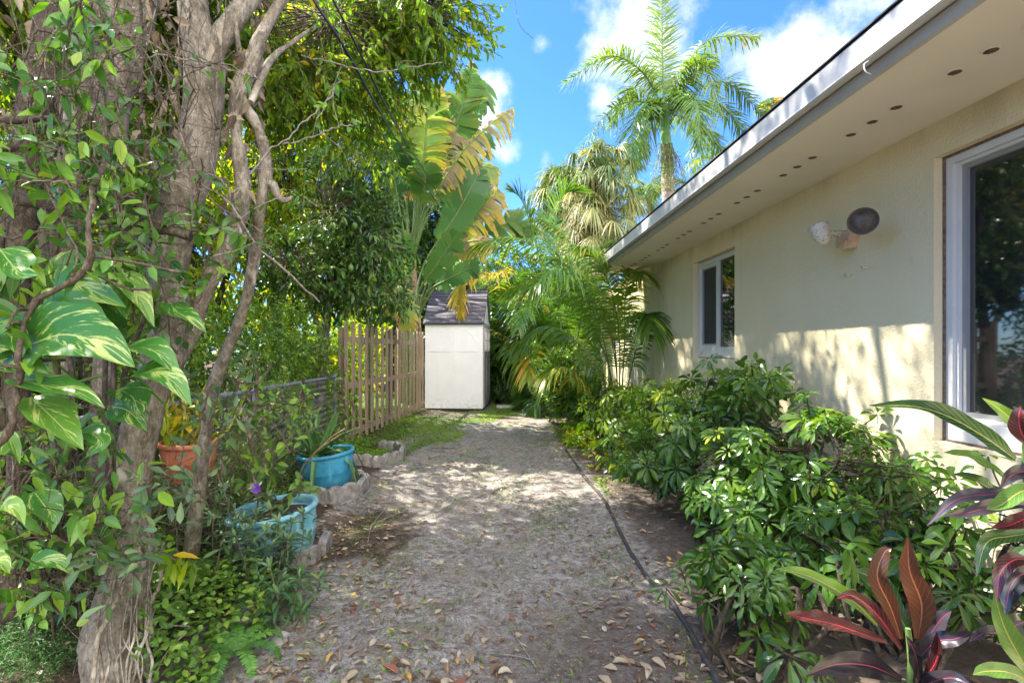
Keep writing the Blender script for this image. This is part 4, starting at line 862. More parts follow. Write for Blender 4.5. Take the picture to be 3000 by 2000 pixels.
for k in range(60):
    s0 = P(1944+rng.randn()*4, 430, YR)+(rng.randn()*.1, -.25, 0); e = s0+np.array([rng.randn()*.28, -.25+rng.randn()*.15, -rng.uniform(.5, 1.5)])
    b.tube(curve([s0, (s0+e)/2+(0, -.1, .15), e], 8), .012, 4, cap=False)
n_ = 1400; p = P(1950, 450, YR)+np.stack([rng.randn(n_)*.28, -.4+rng.randn(n_)*.2, -.2-rng.rand(n_)*1.35], 1); blades(b, p, rdir(rng, n_), rdir(rng, n_), .06, .04, 0, 3, 'oval', 0, rng.rand(n_), 2)
b.build('fruit_stalks', M['sabal'], rp_)
# smaller palms behind the roof
for (px, py, Y, s, lab, sd_) in ((2105, 470, 25, 2.0, 'slender small-crowned palm beyond the roof, right of the royal palm', 7), (1900, 560, 24, 1.6, 'thin feather palm behind the royal palm trunk', 8), (2025, 560, 23, 1.5, 'drooping feather palm just above the roof edge', 9)):
    q = P(px, py, Y); tp = thing('feather_palm', lab, 'palm tree', (q[0], Y, 0), 'small palms beyond the roof'); b = MB(); b.tube([(q[0], Y, 0), (q[0], Y, q[2]*.5), q], [.14, .11, .09], 10); b.build('trunk', M['royaltrunk'], tp, True)
    for i in range(11): frond(tp, arch(q, i*360/11+sd_*7, 55-(i % 3)*28, s*1.15, 95), 40, s*.33, .05, sd_*50+i, 'royal', droop=.5, r0=.03, plume=.3)
q = P(2262, 312, 26); tp = thing('feather_palm', 'tiny palm top with yellow leaf peeping over the roof edge', 'palm tree', (q[0], 26, 0), 'small palms beyond the roof'); b = MB(); b.tube([(q[0], 26, 0), q], [.12, .08], 10); b.build('trunk', M['royaltrunk'], tp, True)
for i in range(7): frond(tp, arch(q, i*52+10, 50, .9, 90), 20, .35, .06, 700+i, 'royal' if i % 3 else 'yellowfrond', droop=.4, r0=.02)

# fan fronds (sabal)
def fan(parent, hub, d, size, seed, attr, droop=.6, n=34, pet=None, mat='sabal', arcdeg=250, Wl=.07):
    rng = np.random.RandomState(seed); d = nrm(d); S = np.cross(d, (0, 0, 1.)); S = nrm(S) if np.linalg.norm(S) > .1 else np.array([1., 0, 0]); U = np.cross(S, d)
    a = np.radians(np.linspace(-arcdeg/2, arcdeg/2, n))+rng.randn(n)*.03
    dd = nrm(d*np.cos(a)[:, None]+S*np.sin(a)[:, None]+U*(.15+.08*rng.randn(n))[:, None]); Ls = size*(.72+.28*np.cos(a*.6))*(.85+.2*rng.rand(n))
    f = MB(); blades(f, np.repeat(hub[None], n, 0), dd, U, Ls, Wl, droop*(.5+.9*rng.rand(n)), 7, 'strip', .1, np.clip(attr+rng.randn(n)*.1, 0, 1), 2)
    o_ = f.build('fan_leaf', M[mat], parent)
    if pet is not None: b = MB(); b.tube(curve([pet, (pet+hub)/2+(0, 0, .08), hub], 8), .018, 5); b.build('stalk', M['rachis'], o_, True)
YS = 16.; sp_ = thing('sabal_palm', 'shaggy cabbage palm with pale drooping fan leaves behind the eave corner', 'palm tree', (3.25, YS, 0)); q0 = P(1745, 610, YS)
b = MB(); c = curve([(3.3, YS, 0), (3.25, YS, 3), q0], 30); b.tube(c, .2, 12, rough=.4, rng=rng); b.build('trunk', M['darkbark'], sp_, True)
rng = np.random.RandomState(71)
for i in range(150):
    az = rng.uniform(0, 360); lvl = rng.rand(); el = 80-150*lvl; L = rng.uniform(.3, 1.25)
    d = np.array([math.sin(R(az))*math.cos(R(el)), math.cos(R(az))*math.cos(R(el)), math.sin(R(el))]); base = q0+np.array([rng.randn()*.15, rng.randn()*.15, (.5-lvl)*1.5]); hub = base+d*L*np.array([1.2, 1.1, 1.05])
    dl = nrm(d+np.array([0, 0, -.25])+rng.randn(3)*.4); fan(sp_, hub, dl, rng.uniform(.5, .8), 200+i, .25+.45*lvl+rng.randn()*.18, rng.uniform(.6, 1.6), 30, base, Wl=.035, arcdeg=rng.uniform(180, 300))
b = MB(); n_ = 2600; p = q0+(0, 0, -1.0)+np.stack([rng.randn(n_)*.55, rng.randn(n_)*.5, rng.randn(n_)*.7], 1); blades(b, p, nrm(rng.randn(n_, 3)+(0, 0, -1.)), rdir(rng, n_), .45, .02, .2, 3, 'strip', 0, .75+.25*rng.rand(n_), 2); b.build('dry_skirt', M['sabal'], sp_)
# a second, smaller fan palm left of it
s2_ = thing('fan_palm', 'slimmer fan palm with grey green upright leaves left of the shaggy cabbage palm', 'palm tree', (2.3, 17.5, 0)); q1 = P(1640, 560, 17.5)
b = MB(); b.tube([(q1[0], 17.5, 0), q1], [.16, .12], 10, rough=.3, rng=rng); b.build('trunk', M['darkbark'], s2_, True)
for i in range(34):
    az = rng.uniform(0, 360); el = rng.uniform(-60, 75); d = np.array([math.sin(R(az))*math.cos(R(el)), math.cos(R(az))*math.cos(R(el)), math.sin(R(el))]); fan(s2_, q1+d*.7, d, .85, 400+i, rng.uniform(.1, .6), .9, 36, q1, Wl=.034)

# --- areca palms
def areca(name, label, base, fr, seed, Lm=.45, Wl=.028, n=46, grp=None, mat='palm', canes=True, droop=.55, attr=(.2, .85), jit=.1, r0=.012, lift=.25, bs0=.26):
    o_ = thing(name, label, 'palm tree', base, grp); b = MB(); rng = np.random.RandomState(seed)
    for k in range(7):
        s0 = np.array(base)+(rng.randn()*.09, rng.randn()*.09, -.02); e = s0+(rng.randn()*.1, rng.randn()*.1, rng.uniform(.35, .8)); b.tube(curve([s0, e], 6), [.025, .022, .02, .02, .018, .015], 8)
    b.build('canes', M['greenstem'], o_, True)
    for i, pts in enumerate(fr): frond(o_, pts, n, Lm, Wl, seed*100+i, mat, ang=(70, 25), droop=droop, lift=lift, jit=jit, r0=r0, base=bs0, attr=attr)
    return o_
def px3(l): return [P(*q) for q in l]
A1 = areca('areca_palm', 'feathery areca palm arching from the house wall over the path', (1.9, 7.8, 0),
  [px3(l) for l in (
   [(1812, 1250, 7.8), (1800, 1020, 7.6), (1745, 890, 7.3), (1640, 760, 7.0), (1500, 700, 6.9), (1390, 720, 6.9)],
   [(1810, 1250, 7.8), (1780, 1060, 7.8), (1700, 900, 7.8), (1600, 830, 7.8), (1470, 850, 7.9)],
   [(1812, 1250, 7.8), (1815, 1000, 7.7), (1790, 850, 7.5), (1740, 750, 7.3), (1680, 720, 7.1)],
   [(1815, 1250, 7.8), (1830, 1000, 7.8), (1830, 880, 7.7), (1850, 800, 7.4), (1880, 800, 7.1)],
   [(1808, 1250, 7.8), (1760, 1100, 8.0), (1690, 1000, 8.2), (1600, 960, 8.4), (1520, 1010, 8.5)],
   [(1815, 1250, 7.8), (1850, 1080, 7.6), (1880, 960, 7.3), (1895, 920, 7.0), (1905, 960, 6.7)],
   [(1806, 1250, 7.8), (1770, 1000, 7.3), (1700, 850, 6.9), (1620, 800, 6.6), (1560, 840, 6.4)],
   [(1812, 1250, 7.8), (1805, 1080, 8.1), (1770, 930, 8.5), (1700, 830, 8.9), (1620, 800, 9.2)],
   [(1805, 1260, 7.8), (1720, 1150, 7.7), (1650, 1080, 7.6), (1590, 1100, 7.5)],
   [(1812, 1250, 7.8), (1800, 1000, 7.9), (1750, 840, 8.0), (1660, 700, 8.1), (1580, 640, 8.2)],)], 3, Lm=.55, Wl=.032, n=64, droop=.8, attr=(.3, .95))
def clump(name, label, base, n, L, seed, el=(45, 85), **kw):
    rng = np.random.RandomState(seed); fr = []
    for _ in range(n*3):
        a_ = arch(np.array(base)+(rng.randn()*.1, rng.randn()*.1, rng.uniform(0, .5)), rng.uniform(0, 360), rng.uniform(*el), L*rng.uniform(.75, 1.1), rng.uniform(70, 120)); c_ = curve(a_, 30)
        if ((c_[:, 0] < .45) & (c_[:, 1] < 13.5) & (c_[:, 2] < 3.4)).any() or ((c_[:, 0] > 1.3) & (c_[:, 1] < 11.3) & (c_[:, 2] > 1.4)).any(): continue
        fr.append(a_)
        if len(fr) == n: break
    return areca(name, label, base, fr, seed, **kw)
ga = 'feather palms massed beyond the shed'
A2 = areca('areca_palm', 'dark areca palm with one broad upright frond behind the arching palm', (1.75, 12.0, 0),
  [px3(l) for l in (
   [(1655, 1150, 12.0), (1640, 900, 12.0), (1620, 720, 11.9), (1645, 580, 11.8), (1690, 560, 11.6)],
   [(1655, 1150, 12.), (1600, 850, 12), (1560, 680, 12), (1530, 590, 12), (1500, 560, 12)],
   [(1655, 1150, 12.), (1700, 900, 12), (1740, 750, 12), (1800, 720, 12)],
   [(1655, 1150, 12.), (1580, 930, 11.9), (1540, 850, 11.9), (1500, 870, 11.9)],
   [(1655, 1150, 12.), (1600, 1000, 11.6), (1570, 950, 11.4), (1540, 1010, 11.2)],
   [(1655, 1150, 12.), (1670, 900, 12.5), (1620, 680, 13), (1560, 620, 13.5)],
   [(1655, 1150, 12.), (1700, 950, 11.4), (1700, 850, 11.), (1660, 850, 10.6)])], 4, Lm=.85, Wl=.05, n=52, droop=.3, attr=(0, .5), r0=.02)
clump('areca_palm', 'low dark areca palm right of the shed door', (.35, 13.6, 0), 18, 2.0, 5, el=(25, 80), Lm=.5, Wl=.035, attr=(0, .45), grp=ga)
clump('areca_palm', 'areca palm filling the middle of the path end', (1.1, 14.6, 0), 20, 2.6, 6, el=(30, 85), Lm=.55, Wl=.04, attr=(0, .5), grp=ga)
clump('areca_palm', 'yellow tinged areca palm in the gap above the shed door', (.2, 15.6, 0), 26, 3.8, 7, el=(55, 88), Lm=.65, Wl=.05, attr=(.5, 1), grp=ga)
clump('areca_palm', 'areca palm beside the far house corner', (2.2, 13.2, 0), 18, 3.0, 8, el=(40, 88), Lm=.6, Wl=.04, attr=(.1, .8), grp=ga)
clump('areca_palm', 'tall areca palm behind the shed roof', (-.8, 17.2, 0), 24, 4.9, 9, el=(60, 88), Lm=.7, Wl=.05, attr=(.1, .7), grp=ga)
clump('areca_palm', 'distant areca palm left of the sabal palms', (1.6, 19, 0), 34, 5.8, 10, el=(55, 88), Lm=.9, Wl=.07, attr=(.2, .9), grp=ga)
clump('areca_palm', 'distant tall feather palm against the sky above the yellow frond', (.6, 20, 0), 28, 6.8, 11, el=(65, 88), Lm=.9, Wl=.06, attr=(0, .4), grp=ga)
clump('areca_palm', 'lowest feather palm, fronds trailing beside the path at the far bend', (1.05, 10.9, 0), 16, 1.15, 12, el=(15, 75), Lm=.32, Wl=.02, attr=(0, .4), grp=ga)
hedge('dark leafy hedge closing the far end of the path', [((.5, 24, 2.), (5, 1.5, 2.4), 1), ((6, 25, 2.5), (4, 1.5, 2.6), .7)], 54, 1600, 'ficus', .22, spread=.3, name='far_hedge', cat='hedge')

# yellowing fronds over the shed
yf = thing('yellowing_palm', 'palm with orange yellow dying frond hanging over the shed roof', 'palm tree', (-.9, 13.8, 0), None)
b = MB(); b.tube(curve([(-.9, 13.8, 0), (-.8, 13.8, 2.6), P(1400, 800, 13.2)], 8), .05, 8); b.build('trunk', M['darkbark'], yf, True)
frond(yf, px3([(1440, 850, 13.4), (1490, 790, 12.6), (1440, 800, 12.0), (1370, 812, 11.6), (1345, 850, 11.4), (1352, 915, 11.3)]), 46, .42, .05, 91, 'yellowfrond', droop=.7, jit=.2, attr=(.5, .7))
frond(yf, px3([(1440, 850, 13.4), (1500, 700, 13.2), (1560, 660, 13), (1620, 720, 12.6)]), 40, .6, .05, 92, 'palm', droop=.5)
frond(yf, px3([(1440, 850, 13.4), (1400, 720, 13.6), (1440, 640, 13.8), (1520, 640, 14)]), 40, .6, .05, 93, 'palm', droop=.5)

# --- banana / traveller's palm clump
bn = thing('travellers_palm', 'huge banana-leaved travellers palm with torn leaves behind the fence corner', 'banana plant', (-2.1, 12.6, 0))
rng = np.random.RandomState(95); b = MB()
for k in range(9):
    x = -2.1+rng.randn()*.22; y = 12.6+rng.randn()*.2; b.tube(curve([(x, y, 0), (x+rng.randn()*.05, y, 1.6), (x+rng.randn()*.12, y, 3.2+rng.rand())], 10), np.linspace(.13, .07, 10), 8)
b.build('stems', M['drystalk'], bn, True)
def bleaf(pts, W_, seed, at, mat='banana', tear=.35, droop=.25, parent=None, label=None, gap=1., n=46, lift=.0, up=None):
    L_ = np.sum(np.linalg.norm(np.diff(curve(pts, 30), axis=0), axis=1))*.62
    return frond(parent or bn, pts, n, W_, L_/n*1.5, seed, mat, ang=(72, 50), droop=droop, lift=lift, jit=.05, r0=.035, base=.38, name='leaf', attr=(at-.04, at+.04), K=5, tear=tear, cols=2, prof='band', lprof=([0, .12, .3, .7, .92, 1], [.5, .9, 1, .95, .55, .15]), gap=gap, label=label, up=up)
CB = (1205, 780, 12.5)
for i, (pts, W_, at, tear, dr, gp) in enumerate([
   ([CB, (1245, 560, 12.4), (1300, 430, 12.2), (1345, 340, 12), (1385, 210, 11.8)], .62, .40, .3, .15, 1),
   ([CB, (1225, 580, 12.2), (1243, 450, 12), (1250, 340, 11.9), (1250, 245, 11.8)], .68, .62, .25, .3, 1),
   ([CB, (1240, 620, 12.3), (1320, 430, 12.1), (1365, 290, 12.), (1380, 180, 12.)], .38, .92, .7, .9, .8),
   ([CB, (1240, 640, 12.2), (1330, 480, 12), (1420, 380, 11.9), (1500, 320, 11.8)], .36, .8, .7, 1.0, .7),
   ([CB, (1240, 660, 12.3), (1310, 540, 12.2), (1375, 440, 12.2), (1430, 390, 12.3)], .5, .45, .45, .4, .95),
   ([CB, (1215, 580, 12.5), (1200, 450, 12.6), (1185, 350, 12.7), (1170, 270, 12.8)], .65, .25, .2, .2, 1),
   ([CB, (1180, 600, 12.4), (1090, 420, 12.3), (1062, 280, 12.2), (1055, 140, 12.1)], .8, .42, .2, .2, 1),
   ([CB, (1175, 640, 12.2), (1155, 520, 12.), (1150, 450, 11.8), (1150, 400, 11.7)], .7, .05, .3, .5, 1),
   ([CB, (1220, 640, 12.), (1240, 560, 11.6), (1245, 520, 11.4), (1243, 480, 11.3)], .45, .35, .25, .2, 1),
   ([CB, (1190, 560, 12.6), (1195, 470, 12.5), (1175, 470, 12.3), (1165, 560, 12.2)], .4, .97, .8, 1., .8),
   ([CB, (1250, 640, 12.6), (1320, 540, 12.8), (1400, 490, 13), (1460, 500, 13.1)], .5, .6, .6, .8, .8),
   ([CB, (1230, 480, 12.8), (1310, 330, 13), (1390, 240, 13.2), (1425, 300, 13.3)], .5, .3, .4, .9, .9),
   ([CB, (1190, 700, 12.8), (1160, 620, 12.9), (1110, 560, 13.), (1080, 600, 13.)], .55, .1, .4, .6, 1),
   ([CB, (1205, 700, 12.8), (1215, 620, 12.9), (1180, 560, 13.), (1150, 620, 13.)], .5, .15, .4, .6, 1),
   ([CB, (1140, 620, 12.6), (1040, 560, 12.6), (970, 560, 12.5), (930, 640, 12.4)], .6, .6, .5, .6, .9),
   ([CB, (1120, 560, 12.8), (1010, 380, 12.9), (940, 300, 13.), (880, 330, 13.1)], .7, .55, .5, .6, .9)]):
    bleaf(px3(pts), W_, 300+i, at, tear=tear, droop=dr, gap=gp, up=(0, -1, .25))
bk('dark tree closing the gap behind the banana stems', [((-3.0, 15.0, 3.2), (1.6, 1., 2.4), 1), ((-2.2, 15.2, 5.2), (1.2, .8, 1.2), .6)], 49, 1300, L=.14, mat='citrus', grp=None)
# lower bananas
b2 = thing('banana_plant', 'broad-leaved banana plant standing between fence and shed', 'banana plant', (-1.95, 12.0, 0)); b = MB()
for k in range(4): b.tube(curve([(-1.95+rng.randn()*.1, 12.+rng.randn()*.1, 0), (-1.9+rng.randn()*.1, 12, 1.9)], 8), np.linspace(.11, .06, 8), 10)
b.build('stems', M['greenstem'], b2, True)
LB = (1205, 960, 11.9)
for i, (pts, W_, at, tear) in enumerate([
   ([LB, (1225, 860, 11.6), (1270, 790, 11.4), (1310, 730, 11.3), (1340, 680, 11.2)], .36, .28, .12),
   ([LB, (1190, 860, 11.8), (1180, 780, 11.7), (1178, 720, 11.6), (1170, 690, 11.6)], .34, .3, .05),
   ([LB, (1170, 880, 11.5), (1155, 800, 11.3), (1150, 740, 11.2), (1148, 700, 11.2)], .30, .26, .05),
   ([LB, (1250, 860, 11.4), (1310, 820, 11.), (1370, 790, 10.9), (1400, 780, 10.8)], .26, .2, .2),
   ([LB, (1240, 780, 12.1), (1330, 640, 12.), (1375, 560, 11.9), (1405, 500, 11.9)], .45, .22, .1),
   ([LB, (1280, 760, 12.2), (1370, 660, 12.1), (1430, 590, 12), (1460, 560, 12)], .42, .78, .5),
   ([LB, (1300, 800, 12.4), (1400, 700, 12.5), (1500, 650, 12.6), (1560, 690, 12.7)], .5, .42, .4),
   ([LB, (1280, 800, 12.), (1350, 720, 11.8), (1400, 705, 11.6), (1440, 715, 11.5)], .3, .76, .4)]):
    bleaf(px3(pts), W_, 330+i, at, tear=tear, droop=.12 if at < .5 else .6, parent=b2, up=(0, -1, .3))
b3 = thing('young_banana', 'yellow striped young banana plant peeping over the picket fence', 'banana plant', (-2.3, 9.6, 0)); b = MB(); b.tube([(-2.3, 9.6, 0), (-2.28, 9.6, 1.6)], [.07, .05], 8); b.build('stems', M['greenstem'], b3, True)
for i, (pts, at) in enumerate([([(1085, 1000, 9.6), (1110, 930, 9.4), (1150, 890, 9.2), (1190, 900, 9.1), (1200, 960, 9.0)], .66), ([(1085, 1000, 9.6), (1070, 900, 9.6), (1030, 870, 9.5), (1000, 890, 9.4)], .45), ([(1085, 1000, 9.6), (1120, 920, 9.7), (1170, 860, 9.8), (1210, 870, 9.8)], .6), ([(1085, 1000, 9.6), (1090, 900, 9.6), (1080, 850, 9.6), (1050, 830, 9.5)], .36)]):
    bleaf(px3(pts), .26, 360+i, at, tear=.3, parent=b3, droop=.4, up=(0, -1, .6), n=26)

# --- schefflera shrubs by the house
def scheff(label, blobs, seed, n, Ls=.115, name='umbrella_shrub', attr=(0, .85), base=None):
    rng = np.random.RandomState(seed); c0 = np.array(blobs[0][0]); base = np.array(base if base is not None else (c0[0], c0[1], 0)); tr = thing(name, label, 'shrub', base); f = MB(); b = MB()
    wts = np.array([q[2] for q in blobs], float); wts /= wts.sum(); stems = []
    for k in range(14):
        q = blobs[rng.choice(len(blobs), p=wts)]; e = np.array(q[0])+rng.uniform(-.7, .7, 3)*np.array(q[1]); s0 = base+(rng.randn()*.10, rng.randn()*.12, -.02)
        cc = curve([s0, s0*.5+e*.5+rng.randn(3)*.08, e], 12); b.tube(cc, np.linspace(.014, .007, 12), 7); stems.append(cc)
    allp = np.concatenate([s[4:] for s in stems])
    for (c, rad, _), w in zip(blobs, wts):
        m_ = int(n*w); d = rdir(rng, m_, .25); cc = np.array(c)+d*np.array(rad)*(rng.rand(m_)**.45*np.where(rng.rand(m_) < .14, 1.28, 1.))[:, None]
        out_ = nrm(d*np.array(rad)/max(rad)+np.array([-.2, -.25, .75])+rng.randn(m_, 3)*.6)
        for i in range(m_):
            if np.sin(cc[i][0]*8+seed)+np.sin(cc[i][1]*6.5)+np.sin(cc[i][2]*9+1) > .95: continue
            k = rng.randint(7, 10); U = out_[i]; A_ = nrm(np.cross(U, rng.randn(3))); B_ = np.cross(U, A_); a = np.linspace(0, 2*np.pi, k, endpoint=False)+rng.randn(k)*.08
            el = rng.uniform(-.15, .35); dd = nrm(A_*np.cos(a)[:, None]+B_*np.sin(a)[:, None]+U*el)
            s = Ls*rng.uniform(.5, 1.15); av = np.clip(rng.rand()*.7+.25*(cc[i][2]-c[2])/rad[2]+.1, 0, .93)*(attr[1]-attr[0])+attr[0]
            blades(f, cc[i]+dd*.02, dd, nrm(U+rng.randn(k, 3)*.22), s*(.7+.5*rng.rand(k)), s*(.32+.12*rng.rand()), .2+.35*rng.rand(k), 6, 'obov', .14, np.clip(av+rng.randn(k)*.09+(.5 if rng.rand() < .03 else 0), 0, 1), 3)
            near = allp[np.argmin(((allp-cc[i])**2).sum(1))]
            b.tube(curve([near, near*.45+cc[i]*.55-U*.05, cc[i]], 5), .0032, 4, cap=False)
            f.tube([cc[i]-U*.0, cc[i]-U*.06], .0025, 3, a=.7, cap=False)
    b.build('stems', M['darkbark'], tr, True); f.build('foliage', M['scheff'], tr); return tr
scheff('tall umbrella-leaved shrub below the wall between the two windows', [((1.7, 3.9, .60), (.6, .62, .42), 1), ((1.85, 3.8, .98), (.34, .5, .28), .4), ((1.25, 4.2, .62), (.34, .45, .36), .35)], 501, 430, attr=(0, .95))
scheff('umbrella-leaved shrub under the large window', [((1.95, 2.95, .62), (.36, .5, .42), 1), ((1.5, 3.05, .5), (.34, .4, .4), .5)], 502, 330, .10, attr=(0, .85))
scheff('low dark umbrella-leaved shrub spilling onto the path', [((1.06, 2.25, .24), (.26, .34, .22), 1), ((1.3, 2.45, .30), (.24, .25, .2), .5)], 503, 150, .085, attr=(0, .6))
scheff('shady umbrella-leaved shrub behind the red croton', [((1.7, 2.25, .42), (.36, .3, .33), 1), ((2.05, 2.1, .5), (.22, .3, .35), .4)], 504, 150, .105, attr=(0, .6))
scheff('sunlit umbrella-leaved shrub below the small window', [((1.6, 5.2, .52), (.5, .7, .42), 1), ((1.95, 5.6, .75), (.3, .6, .3), .35)], 505, 330, attr=(.3, 1))
scheff('light green umbrella-leaved shrub further along the wall', [((1.65, 6.6, .5), (.5, .7, .45), 1)], 506, 260, .10, attr=(.3, 1))
hedge('narrow-leaved green shrub at the bend of the edging strip', [((1.45, 8.4, .45), (.32, .5, .45), 1), ((1.25, 9.2, .75), (.3, .4, .55), .9), ((1.6, 7.6, .35), (.35, .4, .3), .5)], 55, 420, 'scheff', .15, Wd=.2, prof='lance', hang=-.5, lpc=14, spread=.07)
hedge('small weedy shrub against the foot of the house wall', [((2.05, 6.6, .5), (.2, 1.0, .35), 1), ((1.5, 5.6, .22), (.4, .6, .2), .5), ((1.25, 7.2, .15), (.2, .6, .15), .35)], 56, 330, 'bright', .07, Wd=.45, hang=-.1, spread=.08)
hedge('leggy climbing plant with heart leaves reaching up the wall below the small window', [((2.2, 4.5, 1.05), (.1, .16, .16), 1)], 57, 9, 'weed', .13, Wd=.6, hang=.1, lpc=5, spread=.08)
clump('areca_palm', 'mid height feather palm just behind the upright dark frond', (1.5, 13.8, 0), 26, 4.2, 14, el=(50, 88), Lm=.7, Wl=.05, attr=(.2, .9), grp=ga)
clump('areca_palm', 'feather palm tucked between the shed roof and the sabal palms', (.4, 17.0, 0), 26, 4.6, 15, el=(50, 88), Lm=.8, Wl=.06, attr=(.1, .8), grp=ga)
clump('areca_palm', 'tallest feather palm in the gap between banana clump and sabal palms', (.75, 14.9, 0), 34, 5.4, 16, el=(66, 88), Lm=.8, Wl=.06, attr=(.1, .8), grp=ga)
clump('areca_palm', 'feather palm above the shed ridge, backing the yellow frond', (-.1, 16.4, 0), 30, 5.6, 17, el=(60, 86), Lm=.8, Wl=.06, attr=(.1, .9), grp=ga)
bk('broad green tree standing beyond the palms, left of the sabal palms', [((.6, 19.5, 3.2), (2.4, 1.2, 2.3), 1)], 50, 1500, L=.2, mat='palm', grp=None, Wd=.3)
# bromeliad
rng = np.random.RandomState(6); br = MB(); n_ = 26; a = rng.rand(n_)*6.28; d = nrm(np.stack([np.cos(a), np.sin(a), .3+rng.rand(n_)*.9], 1)); blades(br, np.tile([.16, 12.75, .02], (n_, 1)), d, (0, 0, 1), .42, .05, .4, 7, 'strap', .2, rng.rand(n_), 3); tag(br.build('bromeliad', M['croton_dark']), 'dark strap-leaved bromeliad on the ground beside the shed corner', 'bromeliad')
rng = np.random.RandomState(61); br = MB(); n_ = 26; a = rng.rand(n_)*6.28; d = nrm(np.stack([np.cos(a), np.sin(a), .3+rng.rand(n_)*.9], 1)); blades(br, np.tile([.5, 13.3, .02], (n_, 1)), d, (0, 0, 1), .36, .05, .4, 7, 'strap', .2, .5*rng.rand(n_), 3); tag(br.build('bromeliad', M['aloe']), 'grey green bromeliad just behind the dark one', 'bromeliad')

# --- crotons
def croton(label, base, leaves, seed, stems):
    rng = np.random.RandomState(seed); o_ = thing('croton', label, 'croton', base); b = MB()
    for s in stems: b.tube(curve([P(*q) for q in s], 10), np.linspace(.014, .008, 10), 8)
    b.build('stem', M['greenstem'], o_, True)
    for pts, wpx, mat, at, lb in leaves:
        f = MB(); pl = px3(pts); W_ = .78*wpx/1500*pts[len(pts)//2][2]
        tow = nrm(np.array([0, 0, 1.35])-np.mean(pl, 0)); bigleaf(f, pl, W_, tow+np.array([0, 0, .35])+rng.randn(3)*.2, 22, 'lance', 7, .14, .09, at, rng, curl=.05)
        lf = f.build('leaf', M[mat], o_, True)
        if lb: lf['label'] = lb
    return o_
croton('croton with long dark red and brown leaves in the right corner', P(2660, 2050, 1.62), [
  ([(2600, 1880, 1.6), (2450, 1830, 1.56), (2370, 1812, 1.52), (2300, 1796, 1.5)], 74, 'croton_red', .3, 'dark maroon leaf with crimson midrib'),
  ([(2640, 1900, 1.6), (2570, 1800, 1.57), (2500, 1745, 1.55), (2450, 1782-30, 1.53)], 50, 'croton_red', .1, None),
  ([(2640, 1870, 1.6), (2610, 1780, 1.58), (2570, 1690, 1.55), (2590, 1620, 1.54), (2612, 1605, 1.53)], 62, 'croton_brown', .3, 'upright reddish brown leaf'),
  ([(2690, 1870, 1.62), (2700, 1770, 1.6), (2665, 1670, 1.58), (2660, 1570, 1.55)], 84, 'croton_brown', .9, 'tallest upright brown red leaf'),
  ([(2570, 1830, 1.62), (2500, 1760, 1.6), (2400, 1700, 1.57), (2330, 1675, 1.53), (2272, 1666, 1.5)], 56, 'croton_green', .9, 'narrow green leaf with pale edge pointing to the path'),
  ([(2640, 1990, 1.6), (2550, 1950, 1.55), (2450, 1945, 1.5), (2366, 1975, 1.47)], 88, 'croton_dark', .3, 'very dark arching leaf at the bottom'),
  ([(2700, 1900, 1.65), (2730, 1850, 1.63), (2760, 1810, 1.6), (2787, 1788, 1.58)], 64, 'croton_dark', .95, 'purple grey short leaf'),
  ([(2660, 1850, 1.7), (2600, 1740, 1.75), (2550, 1690, 1.78), (2500, 1670, 1.8)], 74, 'croton_green', .4, None),
  ([(2690, 1930, 1.6), (2740, 1880, 1.56), (2800, 1870, 1.53), (2850, 1850, 1.5)], 60, 'croton_dark', .6, None),
  ([(2680, 2010, 1.6), (2690, 1960, 1.54), (2680, 1910, 1.5), (2655, 1860, 1.48)], 50, 'croton_dark', .2, None),
  ([(2700, 2000, 1.6), (2740, 1940, 1.55), (2750, 1890, 1.52), (2745, 1850, 1.5)], 44, 'croton_red', .1, None),
  ([(2660, 2030, 1.6), (2720, 2000, 1.5), (2790, 1985, 1.44), (2850, 2010, 1.4)], 60, 'croton_dark', .5, None)], 5,
  [[(2660, 2060, 1.62), (2670, 1950, 1.6), (2660, 1840, 1.6)]])
